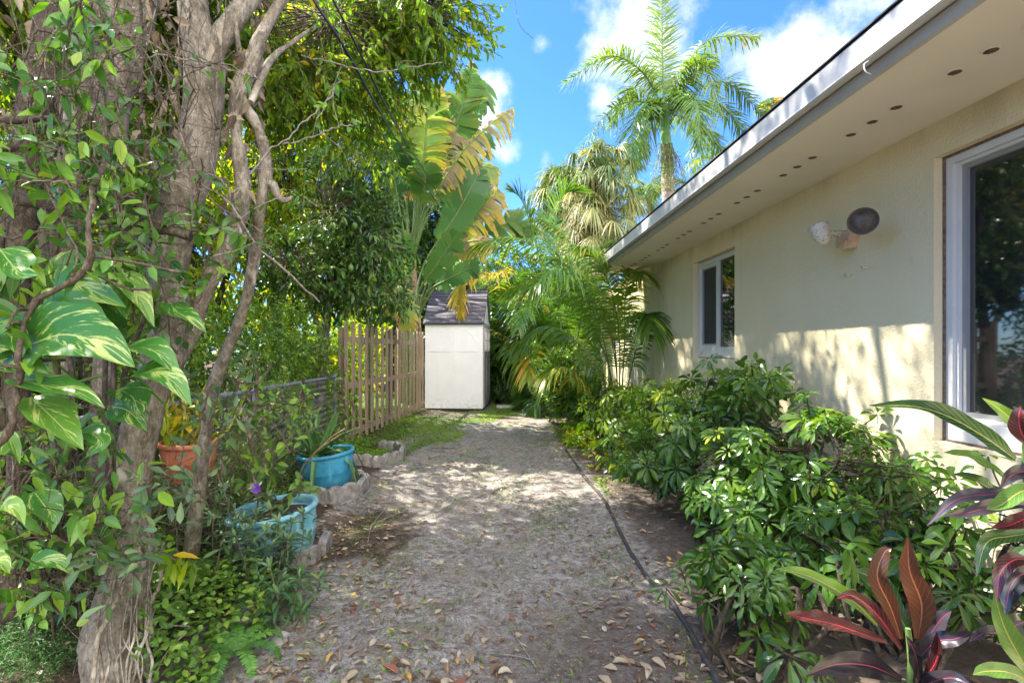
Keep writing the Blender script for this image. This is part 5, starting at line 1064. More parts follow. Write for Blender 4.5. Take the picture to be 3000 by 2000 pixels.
croton('tall croton with dark green yellow-veined leaves at the right edge', P(3060, 2100, 1.45), [
  ([(2975, 1345, 1.5), (2900, 1290, 1.48), (2790, 1225, 1.45), (2680, 1190, 1.42), (2545, 1188, 1.4)], 78, 'croton_green', .1, 'longest dark green leaf with yellow midrib'),
  ([(3010, 1285, 1.45), (2975, 1240, 1.43), (2930, 1200, 1.42), (2878, 1165, 1.4)], 50, 'croton_green', .98, 'bright green young leaf'),
  ([(2970, 1425, 1.45), (2900, 1370, 1.43), (2830, 1335, 1.42), (2765, 1325, 1.4)], 62, 'croton_green', .85, 'green leaf netted with yellow veins'),
  ([(2990, 1450, 1.5), (2910, 1435, 1.48), (2850, 1400, 1.46), (2790, 1388, 1.45)], 48, 'croton_green', .2, None),
  ([(3010, 1450, 1.42), (2900, 1448, 1.4), (2800, 1465, 1.38), (2715, 1540, 1.37)], 52, 'croton_dark', .9, 'bluish dark leaf reaching left'),
  ([(3010, 1480, 1.38), (2920, 1480, 1.36), (2840, 1500, 1.35), (2765, 1512, 1.34)], 50, 'croton_dark', .8, None),
  ([(3030, 1440, 1.35), (2990, 1440, 1.34), (2930, 1480, 1.33), (2890, 1490, 1.32)], 62, 'croton_green', .8, None),
  ([(3010, 1300, 1.38), (2990, 1260, 1.37), (2985, 1220, 1.36), (2990, 1190, 1.36)], 60, 'croton_red', .2, None),
  ([(3040, 1560, 1.4), (2960, 1570, 1.38), (2890, 1590, 1.36), (2860, 1690, 1.35)], 58, 'croton_green', .5, None),
  ([(3020, 1640, 1.35), (2970, 1640, 1.34), (2930, 1680, 1.33), (2920, 1760, 1.32)], 56, 'croton_red', .1, None),
  ([(3040, 2010, 1.4), (2985, 1920, 1.36), (2940, 1830, 1.34), (2912, 1735, 1.33)], 80, 'croton_green', .95, 'light green upright leaf in the lower corner'),
  ([(3060, 1700, 1.36), (3000, 1680, 1.34), (2960, 1720, 1.33), (2945, 1800, 1.32)], 84, 'croton_dark', .2, None),
  ([(3050, 1380, 1.4), (3000, 1380, 1.38), (2960, 1395, 1.37), (2930, 1430, 1.36)], 54, 'croton_dark', .4, None),
  ([(3000, 1820, 1.42), (2930, 1850, 1.4), (2880, 1855, 1.38), (2840, 1880, 1.37)], 50, 'croton_dark', .6, None),
  ([(3040, 2010, 1.3), (2960, 1970, 1.28), (2890, 1965, 1.27), (2850, 1975, 1.26)], 60, 'croton_green', .8, None),
  ([(3050, 1500, 1.4), (3000, 1520, 1.39), (2950, 1540, 1.38), (2905, 1545, 1.37)], 56, 'croton_red', .4, None)], 6,
  [[(3060, 2150, 1.45), (3040, 1800, 1.45), (3010, 1420, 1.45), (3005, 1270, 1.42)], [(3060, 2150, 1.4), (3060, 1900, 1.4), (3060, 1600, 1.4)]])

# --- variegated climbing vine on the left
pv = thing('variegated_vine', 'large-leaved climbing vine with yellow splashed leaves at the left', 'climbing plant', P(180, 1700, 2.1)); rng = np.random.RandomState(12)
b = MB()
limb(b, [(200, 1760, 2.15, 16), (150, 1500, 2.1, 16), (210, 1250, 2.0, 16), (150, 1050, 1.95, 15), (260, 900, 1.95, 14), (330, 760, 2.0, 12)], 40, 8, .1, rng)
limb(b, [(300, 1100, 1.9, 9), (180, 1120, 1.8, 9), (60, 1050, 1.75, 9), (-60, 950, 1.7, 9)], 20, 6, .1, rng); b.build('vine_stem', M['greenstem'], pv, True)
PL = [([(85, 1010, 1.6), (190, 980, 1.56), (300, 1010, 1.54), (395, 1075, 1.53)], 200, .3), ([(120, 905, 1.72), (180, 895, 1.7), (260, 915, 1.68), (322, 960, 1.66)], 110, .5),
  ([(0, 730, 1.55), (30, 770, 1.52), (60, 800, 1.5), (112, 806, 1.49)], 120, .4), ([(-40, 960, 1.6), (10, 970, 1.56), (45, 1000, 1.54), (66, 1048, 1.53)], 110, .5), ([(-30, 1000, 1.7), (10, 1040, 1.7), (30, 1075, 1.7), (60, 1090, 1.7)], 120, .05),
  ([(160, 840, 1.85), (220, 830, 1.83), (290, 860, 1.8), (370, 900, 1.78)], 120, .6), ([(185, 860, 1.9), (250, 800, 1.9), (320, 830, 1.88), (372, 935, 1.86)], 150, .5), ([(360, 800, 1.9), (395, 850, 1.88), (420, 890, 1.87), (452, 958, 1.86)], 80, .9),
  ([(500, 890, 2.0), (520, 915, 1.97), (560, 935, 1.95), (606, 975, 1.94)], 80, .3), ([(370, 1020, 1.75), (430, 1020, 1.7), (480, 1050, 1.68), (532, 1108, 1.67)], 100, .5), ([(390, 1100, 1.7), (450, 1090, 1.66), (510, 1120, 1.64), (562, 1190, 1.63)], 110, .6),
  ([(45, 1108, 1.6), (130, 1130, 1.56), (230, 1150, 1.54), (308, 1196, 1.53)], 95, .4), ([(90, 1165, 1.65), (140, 1210, 1.6), (190, 1260, 1.58), (245, 1318, 1.57)], 130, .85), ([(350, 1140, 1.8), (385, 1160, 1.77), (400, 1190, 1.75), (408, 1222, 1.74)], 100, .15),
  ([(330, 1190, 1.78), (370, 1200, 1.76), (400, 1225, 1.75), (430, 1262, 1.74)], 90, .1), ([(230, 1265, 1.7), (270, 1270, 1.67), (290, 1300, 1.65), (252, 1338, 1.64)], 80, .5), ([(100, 1440, 1.9), (130, 1480, 1.88), (150, 1510, 1.87), (153, 1560, 1.86)], 90, .5),
  ([(90, 1650, 1.85), (130, 1640, 1.83), (180, 1650, 1.82), (222, 1690, 1.81)], 60, .6), ([(5, 1480, 1.5), (30, 1480, 1.49), (55, 1500, 1.48), (72, 1538, 1.47)], 55, .95), ([(-40, 1620, 1.5), (-15, 1640, 1.5), (10, 1650, 1.5), (28, 1680, 1.5)], 60, .9),
  ([(0, 1330, 1.6), (20, 1280, 1.6), (45, 1310, 1.6), (58, 1360, 1.6)], 44, .8), ([(270, 870, 1.95), (300, 950, 1.95), (340, 1000, 1.95), (350, 1040, 1.95)], 120, .2)]
for i, (pts, w, at) in enumerate(PL):
    f = MB(); pl = px3(pts); W_ = w/1500*pts[1][2]; tow = nrm(np.array([.3, 0, 1.6])-pl[1]); bigleaf(f, pl, W_, tow+np.array([0, 0, .5])+rng.randn(3)*.22, 20, 'heart', 9, .10, .025, at, rng, curl=.06)
    s0 = pl[0]; f.tube(curve([s0, s0+(-.03, .08, -.02), s0+(-.02, .2, -.12)], 6), .004, 6, a=.8); f.build('leaf', M['pothos'], pv, True)

# --- thin vines and saplings across the left thicket
def vine(label, paths, seed, nl, L, mat='vine', Wd=.52, prof='ovate', name='climbing_vine', cat='vine', r=.0032, jit=.05, hang=.7, bark='twig', group=None):
    rng = np.random.RandomState(seed); p0 = P(*paths[0][0]); o_ = thing(name, label, cat, p0, group); b = MB(); f = MB()
    for path in paths:
        c = curve([P(*q)+rng.randn(3)*jit*.5 for q in path], 30); c = c+np.cumsum(rng.randn(30, 3)*.006, 0); b.tube(c, r*(1+.2*rng.randn(30)), 5)
        for k in range(max(1, len(path))):      # side twigs
            i = rng.randint(3, 28); e = c[i]+nrm(rng.randn(3))*rng.uniform(.1, .3); b.tube(curve([c[i], (c[i]+e)/2+rng.randn(3)*.02, e], 6), r*.5, 4)
            if nl: kk = rng.randint(2, 6); q = c[i]+(e-c[i])*rng.rand(kk)[:, None]; blades(f, q, nrm(rng.randn(kk, 3)+(0, 0, -hang)), nrm(rng.randn(kk, 3)*.5+(.3, -.5, .6)), L*(.7+.5*rng.rand(kk)), L*Wd*(.8+.3*rng.rand(kk)), .2, 7, prof, .14, rng.rand(kk), 3, wave=.05, rng=rng)
        if nl:
            i = rng.randint(1, 29, nl); q = c[i]+rng.randn(nl, 3)*.012; blades(f, q, nrm(rng.randn(nl, 3)+(0, 0, -hang)), nrm(rng.randn(nl, 3)*.5+(.3, -.5, .6)), L*(.65+.6*rng.rand(nl)), L*Wd*(.8+.3*rng.rand(nl)), .2, 7, prof, .14, rng.rand(nl), 3, wave=.05, rng=rng)
    b.build('vine_stem', M[bark], o_, True)
    if nl: f.build('leaves', M[mat], o_, True)
    return o_
rr = np.random.RandomState(900)
def rpath(x0, x1, y0, y1, Y0, Y1, n=4):
    a = rr.uniform(x0, x1); b_ = rr.uniform(x0, x1); h = rr.rand() < .4; Yc = rr.uniform(Y0, Y1); ys_ = np.sort(rr.uniform(y0, y1, n))[::-1] if not h else rr.uniform(y0, y1)+rr.randn(n)*.12*(y1-y0)
    xs2 = np.linspace(a, a+(b_-a)*(.45 if not h else 1), n)+rr.randn(n)*.06*(x1-x0)
    return [(xs2[q], ys_[q], Yc+rr.randn()*.05) for q in range(n)]
vine('pale brown woody liana rising diagonally in front of the variegated leaves', [[(-10, 1290, 1.5), (0, 1200, 1.5), (27, 1092, 1.5), (67, 1024, 1.5), (129, 868, 1.52), (178, 756, 1.55), (241, 600, 1.6), (300, 460, 1.7), (330, 330, 1.8)]], 901, 5, .07, r=.010)
vine('vine with glossy leaves hanging over the broken horizontal branch', [rpath(200, 560, 380, 800, 1.7, 2.1, 4) for _ in range(10)], 902, 8, .062)
vine('leafy vine draped across the bole of the big forking tree', [rpath(300, 640, 420, 1050, 2.0, 2.15, 4) for _ in range(9)], 917, 7, .065)
vine('leafy vine curtain low at the left edge under the variegated leaves', [rpath(-20, 300, 1100, 1850, 1.8, 2.1, 4) for _ in range(9)], 918, 8, .06)
vine('leafy vine tangle in the upper left corner', [rpath(-20, 420, -40, 450, 1.6, 2.2, 4) for _ in range(12)], 903, 7, .068)
vine('leafless brown vine stems crisscrossing the upper left stems', [rpath(-50, 700, -60, 700, 1.8, 2.2, 5) for _ in range(34)], 904, 0, .06, r=.0026, bark='twig')
vine('vine with broad leaves below the variegated leaves at left', [rpath(-20, 330, 1380, 1740, 1.8, 2.2, 4) for _ in range(9)], 905, 5, .08)
vine('dry leafless vine tangle low at the left edge', [rpath(-40, 330, 1250, 1900, 2.0, 2.4, 5) for _ in range(30)], 906, 0, .06, r=.0034, bark='twig')
vine('trailing vine with small leaves at the left edge around head height', [rpath(-30, 300, 450, 1000, 1.5, 2.0, 4) for _ in range(8)], 907, 7, .07)
vine('thin pale twigs crossing between the forked stems', [[(330, 430, 2.1), (560, 590, 2.1), (700, 720, 2.1), (900, 930, 2.3)], [(300, 130, 2.0), (520, 140, 2.1), (680, 180, 2.2), (760, 240, 2.2)], [(460, 540, 2.1), (600, 535, 2.15), (735, 548, 2.2), (740, 700, 2.3)], [(560, 520, 2.2), (430, 420, 2.2), (380, 395, 2.1)], [(720, 560, 2.4), (905, 330, 2.6), (990, 225, 2.8)], [(830, 440, 2.6), (960, 420, 2.7), (1050, 370, 2.8)], [(900, 150, 3), (1060, 180, 3.1), (1280, 215, 3.2)]], 908, 2, .055, r=.004, bark='paletwig')
vine('oblong-leaved sapling in front of the big grey trunk', [[(370, 1760, 1.9), (400, 1650, 1.88), (470, 1500, 1.85), (560, 1300, 1.85), (600, 1180, 1.85)], [(380, 1690, 1.9), (340, 1580, 1.85), (380, 1500, 1.8)], [(460, 1480, 1.85), (520, 1420, 1.8), (600, 1370, 1.8)], [(420, 1500, 1.85), (460, 1400, 1.8), (480, 1340, 1.8)], [(390, 1650, 1.9), (440, 1600, 1.8), (500, 1580, 1.75)], [(370, 1700, 1.9), (300, 1660, 1.8), (240, 1700, 1.75)]], 909, 7, .065, 'greyleaf', Wd=.36, prof='obov', hang=0., name='sapling', cat='sapling')
vine('oblong-leaved sapling beside the terracotta pot', [[(620, 1700, 2.6), (640, 1500, 2.5), (640, 1300, 2.5), (650, 1150, 2.4)], [(640, 1400, 2.5), (700, 1250, 2.5), (760, 1130, 2.5)], [(640, 1300, 2.5), (560, 1200, 2.4), (520, 1100, 2.4)], [(650, 1250, 2.5), (720, 1100, 2.5), (740, 1020, 2.5)], [(640, 1500, 2.5), (560, 1420, 2.4), (520, 1440, 2.4)]], 910, 9, .07, 'greyleaf', Wd=.34, prof='obov', hang=0., name='sapling', cat='sapling')
vine('yellow green weed shoot hanging in front of the trunk base', [[(465, 1660, 1.95), (500, 1655, 1.9), (530, 1670, 1.88)]], 911, 9, .085, 'bright', Wd=.4, prof='ovate', name='weed_shoot', cat='weed', hang=1.2)
vine('bare aerial roots hanging right of the big trunk', [[(455, 1610, 2.1), (480, 1680, 2.1), (475, 1800, 2.1), (465, 1950, 2.1), (455, 2050, 2.1)], [(400, 1860, 2.1), (440, 1920, 2.05), (470, 1990, 2.05)], [(395, 1780, 2.1), (400, 1880, 2.1), (380, 1960, 2.05), (370, 2050, 2.05)], [(410, 1870, 2.1), (415, 1950, 2.1), (420, 2050, 2.1)]], 912, 0, .06, r=.007, bark='bark')
vine('weedy creeper sprawling over the chain link fence and its top rail', [[(700+rr.randn()*60, 1500, 3.6), (720+rr.randn()*60, 1330, 3.9), (780+rr.randn()*80, 1200+rr.randn()*40, 4.4), (850+rr.randn()*90, 1130+rr.randn()*30, 5.)] for _ in range(14)], 915, 18, .06, 'weed', Wd=.45, name='creeper', cat='creeper', hang=.2)
vine('leafy creeper climbing the last chain link post by the pickets', [[(985+rr.randn()*20, 1330, 6.8), (985+rr.randn()*25, 1200, 6.7), (960+rr.randn()*30, 1080, 6.6), (950+rr.randn()*40, 1000, 6.5)] for _ in range(10)], 916, 22, .07, 'weed', Wd=.5, name='creeper', cat='creeper', hang=.1)
# plant in the near pot
vine('leggy grey stemmed shrub growing in the near turquoise pot', [[(800, 1500, 3.3), (795, 1440, 3.3), (770, 1370, 3.3), (745, 1310, 3.3), (750, 1230, 3.3), (770, 1150, 3.3), (775, 1060, 3.3)], [(760, 1340, 3.3), (800, 1290, 3.3), (850, 1200, 3.3), (870, 1150, 3.2)], [(750, 1250, 3.3), (710, 1180, 3.3), (690, 1100, 3.3)], [(790, 1480, 3.3), (840, 1440, 3.2), (880, 1400, 3.2)], [(780, 1480, 3.3), (820, 1380, 3.2), (860, 1350, 3.1)]], 913, 16, .075, 'weed', Wd=.5, r=.010, name='potted_shrub', cat='potted plant', hang=-.1)
# orchid-like canes in the terracotta pot
rng = np.random.RandomState(77); tp = thing('potted_canes', 'yellow green cane plant growing in the terracotta pot', 'potted plant', TT); b = MB(); f = MB()
for k in range(12):
    s0 = TT+(rng.randn()*.05, rng.randn()*.05, -.01); e = s0+np.array([rng.randn()*.14, rng.randn()*.10-.04, rng.uniform(.22, .48)]); c = curve([s0, (s0+e)/2+rng.randn(3)*.03, e], 14); b.tube(c, .009*(1+.25*np.sin(np.arange(14)*2.2)), 7)
    q = c[rng.randint(5, 14, 8)]; blades(f, q, nrm(rng.randn(8, 3)+(0, 0, .2)), (0, -.3, 1), .13, .045, .3, 6, 'lance', .15, .5+.5*rng.rand(8), 3)
b.build('canes', simple('yellow_cane', (.34, .33, .06), .5, var=.4, scale=25), tp, True); f.build('leaves', M['bright'], tp, True)
# aloe
al = thing('aloe_plant', 'spiky grey green aloe spilling out of the bright blue pot', 'potted plant', AT); rng = np.random.RandomState(78)
for k in range(34):
    a = rng.rand()*6.28; el = rng.uniform(.15, 1.35); L_ = rng.uniform(.35, .6); d = np.array([math.cos(a)*math.cos(el), math.sin(a)*math.cos(el), math.sin(el)]); s0 = AT+(-.06+rng.randn()*.05, rng.randn()*.05, 0)
    pts = [s0, s0+d*L_*.5, s0+d*L_+(0, 0, -.25*L_*math.cos(el))]
    if k % 6 == 0: pts = [s0, s0+np.array([math.cos(a)*.22, math.sin(a)*.22, .06]), s0+np.array([math.cos(a)*.34, math.sin(a)*.34, -.12]), s0+np.array([math.cos(a)*.40, math.sin(a)*.40, -.30])]
    f = MB(); bigleaf(f, pts, rng.uniform(.035, .06), (0, 0, 1) if el < 1.1 else (0, -1, .1), 12, 'strap', 5, .28, 0, rng.rand(), rng); f.build('leaf', M['aloe'], al, True)
b = MB(); b.tube(curve([P(905, 1455, 4.5), P(880, 1380, 4.4), P(960, 1290, 4.4), P(1010, 1255, 4.5)], 14), .006, 5); b.tube(curve([P(880, 1420, 4.5), P(920, 1330, 4.3), P(1000, 1270, 4.3)], 14), .004, 5); b.build('dry_stalks', M['drystalk'], al, True)

# --- ruellia along the left edge
def ruellia(label, pts, seed, top):
    rng = np.random.RandomState(seed); o_ = thing('ruellia_plant', label, 'wild petunia', pts[0]); b = MB(); f = MB()
    for p in pts:
        p = np.array(p); H = top*rng.uniform(.7, 1.1); e = p+(rng.randn()*.06, rng.randn()*.06, H); c = curve([p, (p+e)/2+rng.randn(3)*.02, e], 16); b.tube(c, .003, 5)
        for i in range(3, 16, 2):
            a = rng.rand()*3; d = np.array([[math.cos(a), math.sin(a), .35], [-math.cos(a), -math.sin(a), .35]])+rng.randn(2, 3)*.12
            blades(f, np.repeat(c[i][None], 2, 0), nrm(d), (0, 0, 1), .10*rng.uniform(.8, 1.3), .020, .45, 7, 'lance', .15, rng.rand(2)*.7, 3)
        d = nrm(rng.randn(5, 3)+(0, 0, 1.5)); blades(f, np.repeat(c[-1][None], 5, 0), d, (0, -.5, 1), .07, .016, .2, 5, 'lance', .15, rng.rand(5), 3)
    b.build('stems', M['twig'], o_, True); f.build('leaves', M['greyleaf'], o_, True); return o_
rr2 = np.random.RandomState(79)
ru = ruellia('narrow dark-leaved wild petunia in front of the near blue pot', [(-1.25+rr2.randn()*.12, 2.85+rr2.randn()*.12, 0) for _ in range(28)], 80, .38)
ruellia('narrow dark-leaved wild petunia at the sandy path edge near the camera', [(-1.02+rr2.randn()*.05, 2.45+rr2.randn()*.08, 0) for _ in range(6)], 81, .26)
rf = ruellia('straggly wild petunia with one violet flower left of the near pot', [(-1.62+rr2.randn()*.10, 3.05+rr2.randn()*.12, .05) for _ in range(10)], 82, .5)
c = P(752, 1428, 3.1); f = MB(); a = np.linspace(0, 2*np.pi, 5, endpoint=False); d = nrm(np.stack([np.cos(a), -.5+0*a, np.sin(a)], 1)); blades(f, np.repeat(c[None], 5, 0), d, (0, -1, 0), .038, .036, .0, 5, 'obov', .1, .5, 3); f.tube([c+(0, .05, -.02), c], [.003, .006], 6); f.build('flower', M['flower'], rf, True)
b = MB(); b.tube(curve([P(770, 1560, 3.1), P(755, 1500, 3.12), c+(0, .05, -.02)], 8), .0025, 5); b.build('stems', M['twig'], rf, True)

# --- ground vegetation (uncountable)
def carpet(name, label, region, n, L, mat, seed, Wd=.6, up=.8, hmax=.03, prof='oval', dens=None, K=4, cols=3, droop=.2):
    rng = np.random.RandomState(seed); x = rng.uniform(region[0], region[1], n); y = rng.uniform(region[2], region[3], n); k = dens(x, y, rng) if dens else np.ones(n, bool); x, y = x[k], y[k]; m_ = len(x)
    z = h_ground(x, y)+hmax*rng.rand(m_)**1.5 if np.isscalar(hmax) else h_ground(x, y)+hmax(x, y)*rng.rand(m_)
    f = MB(); d = nrm(rng.randn(m_, 3)*np.array([1, 1, .5])+(0, 0, up*.4)); blades(f, np.stack([x, y, z], 1), d, nrm(rng.randn(m_, 3)*.4+(0, 0, 1)), L*(.6+.7*rng.rand(m_)), L*Wd, droop, K, prof, .12, np.clip(rng.rand(m_)*.8+.2*np.sin(x*3+y*2), 0, 1), cols)
    return tag(f.build(name, M[mat]), label, kind='stuff')
sn = lambda x, y: np.sin(x*3.1+y*1.3)+np.sin(x*7.3-y*4.1+1)*.7+np.sin(x*17+y*13)*.4+np.sin(x*29-y*23)*.3
def gd(x, y, rng):
    edge = np.interp(y, [5.9, 6.4, 7.0, 7.6, 8.6, 9.6, 10.4, 11.4, 12, 14, 18], [-1.3, -1.2, -.95, -.6, -.35, -.1, .35, .9, 1.1, 1.2, 1.3])
    bald = ((np.abs(x+1.) < .8) & (y > 10.2) & (y < 11.4)) * .7
    return (x < edge+.14*sn(x*1.7, y*1.7)) & (rng.rand(len(x)) < np.clip(.9+.35*sn(x, y)-bald, .06, 1)) & ~((np.abs(x-.43) < .34) & (np.abs(y-11.95) < .24)) & ~((y > 11.3) & (y < 13.3) & (x > -1.55) & (x < -.02)) & (rng.rand(len(x)) < np.clip(2.2-y/9, .35, 1))
carpet('ground_cover', 'low green creeping ground cover by the fence and shed', (-3.5, 1.5, 6.0, 17), 190000, .026, 'cover', 601, hmax=.025, dens=gd, K=3, cols=2)
carpet('bed_ground_cover', 'green clover filling the far edged bed', (-1.95, -1.15, 5.9, 6.9), 9000, .025, 'cover', 602, hmax=.03, K=3, cols=2, dens=lambda x, y, r: (x < -1.12-.5*np.abs(y-6.35)) & (r.rand(len(x)) < .8+.3*sn(x, y)))
def wd(x, y, rng):
    e = np.interp(y, [1.7, 2.1, 2.5, 2.9, 3.3], [-.98, -1.02, -1.12, -1.2, -1.28]); return (x < e+.06*sn(x*2, y*2)) & ~((x < -.69*y+.0) & (y < 2.6)) & (sn(x*3, y*3) > -1.0)
carpet('weeds', 'mass of small round-leaved green weeds between the trunk and the path', (-2.1, -.95, 1.9, 3.1), 5800, .038, 'weed', 603, Wd=.72, hmax=lambda x, y: np.clip(-.75-x, .0, .8)*.55*(1+.3*np.sin(x*9+y*7))*np.clip((3.15-y)/.7, .25, 1), dens=wd, prof='ovate')
carpet('undergrowth', 'rough green undergrowth under the chain link fence', (-3.2, -1.6, 2.7, 7.2), 14000, .045, 'weed', 604, Wd=.35, hmax=lambda x, y: np.clip(-1.5-x, 0, .9)*.5*(1+.3*np.sin(x*9+y*7)), prof='lance')
carpet('dry_grass', 'wispy dry grass tangled in the chain link fence', (-2.3, -1.75, 2.5, 4.6), 5000, .16, 'sabal', 605, Wd=.02, up=2., hmax=lambda x, y: .6+0*x, prof='lance', cols=2)
carpet('asparagus_fern', 'fine needled green fern at the bottom left corner', (-2.5, -1.72, 1.95, 2.25), 9000, .022, 'fern', 606, Wd=.12, hmax=lambda x, y: .20*np.clip((-1.6-x)*3, 0, 1)*(1+.4*np.sin(x*13+y*9)), prof='lance', K=3, cols=2)
carpet('house_undergrowth', 'seedlings and weeds in the bed under the shrubs', (1.0, 2.3, 4.6, 10.8), 6000, .05, 'cover', 607, Wd=.45, hmax=.09, dens=lambda x, y, r: sn(x, y) > .1)
# grass tufts on the path
def tuftd(x, y, r): return (x > -1.15) & (x < .95) & ((sn(x*1.3+2, y*1.1) > .75) | (sn(x*4, y*4) > 1.5)) & (r.rand(len(x)) < .8)
carpet('grass', 'thin grass blades sprouting from the sand', (-1.2, 1.0, 2.0, 10.5), 34000, .036, 'cover', 608, Wd=.13, up=3.2, hmax=.004, dens=tuftd, prof='strip', K=4, cols=2, droop=.5)
carpet('seedlings', 'tiny green seedlings and moss patches on the sand', (-1.15, 1.0, 2.0, 10.5), 26000, .014, 'cover', 609, Wd=.6, up=.6, hmax=.008, dens=lambda x, y, r: (sn(x*1.6+4, y*1.2+2) > 1.05) & (r.rand(len(x)) < .75), K=3, cols=2)
# ferns at the left path edge
for i, (x, y, s) in enumerate(((-1.18, 2.72, .24), (-1.12, 2.25, .2), (-1.75, 4.0, .3))):
    fe = thing('fern', ['sword fern between the near pot and the path', 'small sword fern at the weed edge nearest the camera', 'fern in the shade behind the near pot'][i], 'fern', (x, y, 0), 'small ferns in the left bed')
    for k in range(9): frond(fe, arch((x, y, .01), k*40+i*17, 55, s*1.3, 100), 24, .035, .010, 900+i*20+k, 'fern', ang=(85, 70), droop=.1, lift=0, r0=.0015, base=.1, attr=(.3, .9))
# bare twigs on path
b = MB(); h_ = lambda q: (q[0], q[1], float(h_ground(q[0], q[1]))+.008)
def gp(px, py): Y = 1500*1.35/(py-1025); return h_(((px-1440)/1500*Y, Y))
for i, l in enumerate([[(1078, 1600), (1090, 1545), (1130, 1490), (1122, 1482)], [(1085, 1545), (1150, 1515), (1200, 1490), (1230, 1440)], [(1500, 1850), (1540, 1910), (1570, 1960)], [(1440, 1918), (1520, 1925), (1560, 1938)], [(1700, 1790), (1760, 1760), (1790, 1740)]]):
    b = MB(); b.tube(curve([gp(*q) for q in l], 12)+np.array([0, 0, .006]), .0035, 5); tag(b.build('bare_twig', M['paletwig'], None, True), ['thin pale twig curving up from the brown mulch patch', 'thin twig branching across the brown mulch patch', 'dark bent twig in the middle of the nearest sand', 'short twig crossing the nearest sand', 'thin twig left of the driftwood stick'][i], 'twig', 'bare twigs on the path')

# --- fallen leaves: the 300 nearest as objects, the rest as litter
rng = np.random.RandomState(1001)
n_ = 4600; yy = 1.95+9*rng.rand(n_)**1.55; xx = rng.uniform(-1.25, 1.15, n_); pr = np.where(yy < 3.6, 1., np.clip(1.15-(yy-3.6)/5, .2, 1)); k = rng.rand(n_) < pr*.8*np.clip(.75+.5*sn(xx*1.2, yy*1.2), .12, 1.2); xx, yy = xx[k], yy[k]
order = np.argsort(yy); xx, yy = xx[order], yy[order]
kinds = [(q, 0) for q in ('tan', 'brown', 'pale', 'rust red', 'dark brown', 'yellow', 'tan', 'tan', 'brown', 'brown', 'tan', 'dark brown', 'brown', 'tan', 'tan', 'brown', 'tan', 'brown', 'green', 'brown', 'tan', 'brown', 'dark brown', 'tan', 'pale', 'brown')]
cv = {'tan': .52, 'brown': .3, 'pale': .82, 'rust red': .72, 'dark brown': .1, 'yellow': .92, 'green': 1.0}
shapes = {}
for kind in cv:
    for v_ in range(4):
        mb = MB(); r_ = np.random.RandomState(v_*7+len(kind)); L_ = [.045, .055, .062, .038][v_]; cup = [.2, -.15, .3, .1][v_]
        bigleaf(mb, [(-L_/2, 0, .004), (0, r_.randn()*.004, .004+.012*r_.rand()), (L_/2, 0, .004+.012*r_.rand())], L_*.5, (0, 0, 1), 8, 'ovate', 5, cup*.5, .08, cv[kind] if kind != 'green' else 1.0, r_, curl=cup)
        o_ = mb.build('fallen_leaf', M['litter'], None, True); shapes[kind, v_] = o_.data; bpy.data.objects.remove(o_)
zones = lambda x, y: ('near the bottom of the photo' if y < 2.55 else 'in the middle stretch')
for i in range(min(300, len(xx))):
    kind = kinds[rng.randint(len(kinds))][0]; o_ = bpy.data.objects.new('fallen_leaf', shapes[kind, rng.randint(4)]); COL.objects.link(o_)
    o_.location = (xx[i], yy[i], float(h_ground(xx[i], yy[i]))+.006); o_.rotation_euler = (rng.randn()*.2, rng.randn()*.25, rng.rand()*6.28); s = rng.uniform(.6, 1.2); o_.scale = (s, s, s)
    side = 'left' if xx[i] < -.3 else 'right' if xx[i] > .45 else 'middle'
    tag(o_, f'dry {kind} fallen leaf on the {side} part of the nearest sand' if kind != 'green' else f'fresh green fallen leaf on the {side} part of the nearest sand', 'fallen leaf', f'{kind} fallen leaves on the {side} part of the nearest sand')
x2, y2 = xx[300:], yy[300:]; x3 = rng.uniform(.95, 2.25, 700); y3 = rng.uniform(2.0, 9, 700); x4 = rng.uniform(-1.9, -1.0, 350); y4 = rng.uniform(2, 6, 350)
X = np.concatenate([x2, x3, x4]); Y = np.concatenate([y2, y3, y4]); n_ = len(X); a = rng.rand(n_)*6.28
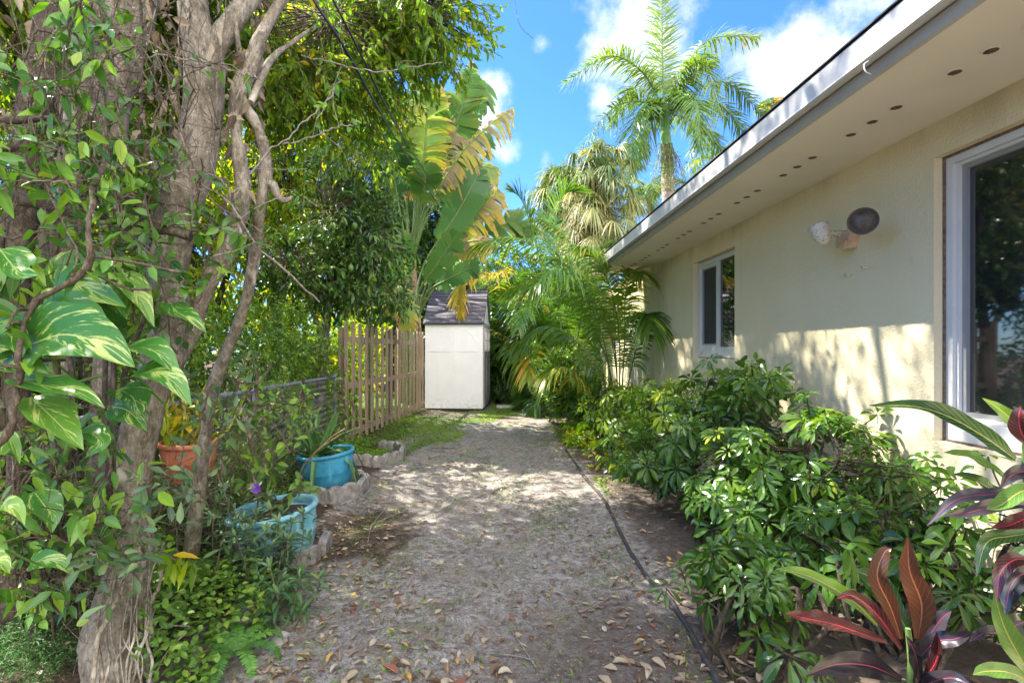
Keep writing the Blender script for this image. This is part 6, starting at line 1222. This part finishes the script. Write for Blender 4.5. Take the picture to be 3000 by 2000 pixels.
mb = MB(); blades(mb, np.stack([X, Y, h_ground(X, Y)+.012], 1), nrm(np.stack([np.cos(a), np.sin(a), rng.randn(n_)*.15], 1)), nrm(rng.randn(n_, 3)*.3+(0, 0, 1)), .022+.032*rng.rand(n_), .013+.014*rng.rand(n_), 0, 5, 'ovate', .2, rng.choice([.1, .3, .52, .52, .3, .72, .82, .1, .55, .92], n_), 3); tag(mb.build('leaf_litter', M['litter']), 'scattered dry leaf litter further along the path', kind='stuff')
# small crumbs of bark and leaf bits
n_ = 22000; X = rng.uniform(-1.35, 1.3, n_); Y = 1.9+6.5*rng.rand(n_)**1.5; a = rng.rand(n_)*6.28
mb = MB(); blades(mb, np.stack([X, Y, h_ground(X, Y)+.006], 1), nrm(np.stack([np.cos(a), np.sin(a), rng.randn(n_)*.2], 1)), nrm(rng.randn(n_, 3)*.4+(0, 0, 1)), .006+.012*rng.rand(n_), .004+.004*rng.rand(n_), 0, 3, 'ovate', .1, rng.choice([.05, .1, .3, .52], n_), 2); tag(mb.build('bark_debris', M['litter']), 'fine bark crumbs and leaf bits on the sand', kind='stuff')

# --- cables and hanging tendril
M['cable'] = simple('black_cable', (.015, .015, .018), .35)
for i, (l, r_) in enumerate((([(905, -20, 2.9), (1007, 138, 3.1), (1099, 303, 3.7), (1170, 425, 5.2), (1233, 521, 7.8), (1290, 610, 10.4)], .009), ([(965, -20, 3.0), (1052, 150, 3.3), (1130, 310, 3.9), (1195, 425, 5.4), (1250, 512, 8.2), (1300, 600, 10.8)], .0065))):
    b = MB(); b.tube(curve([P(*q) for q in [tuple(np.array(l[0])+(np.array(l[0])-np.array(l[1]))*1.5*np.array([1, 1, .6]))]+l], 40), r_, 8); tag(b.build('power_cable', M['cable'], None, True), ['thicker black cable sagging down in front of the torn leaves', 'thinner black cable just right of the thicker one'][i], 'cable')
b = MB(); b.tube(curve([P(1500, -60, 6), P(1510, 10, 6), P(1515, 50, 6), P(1530, 85, 6), P(1562, 113, 6)], 16), .004, 5); tag(b.build('hanging_tendril', M['twig'], None, True), 'thin dangling vine tendril against the blue sky', 'tendril')
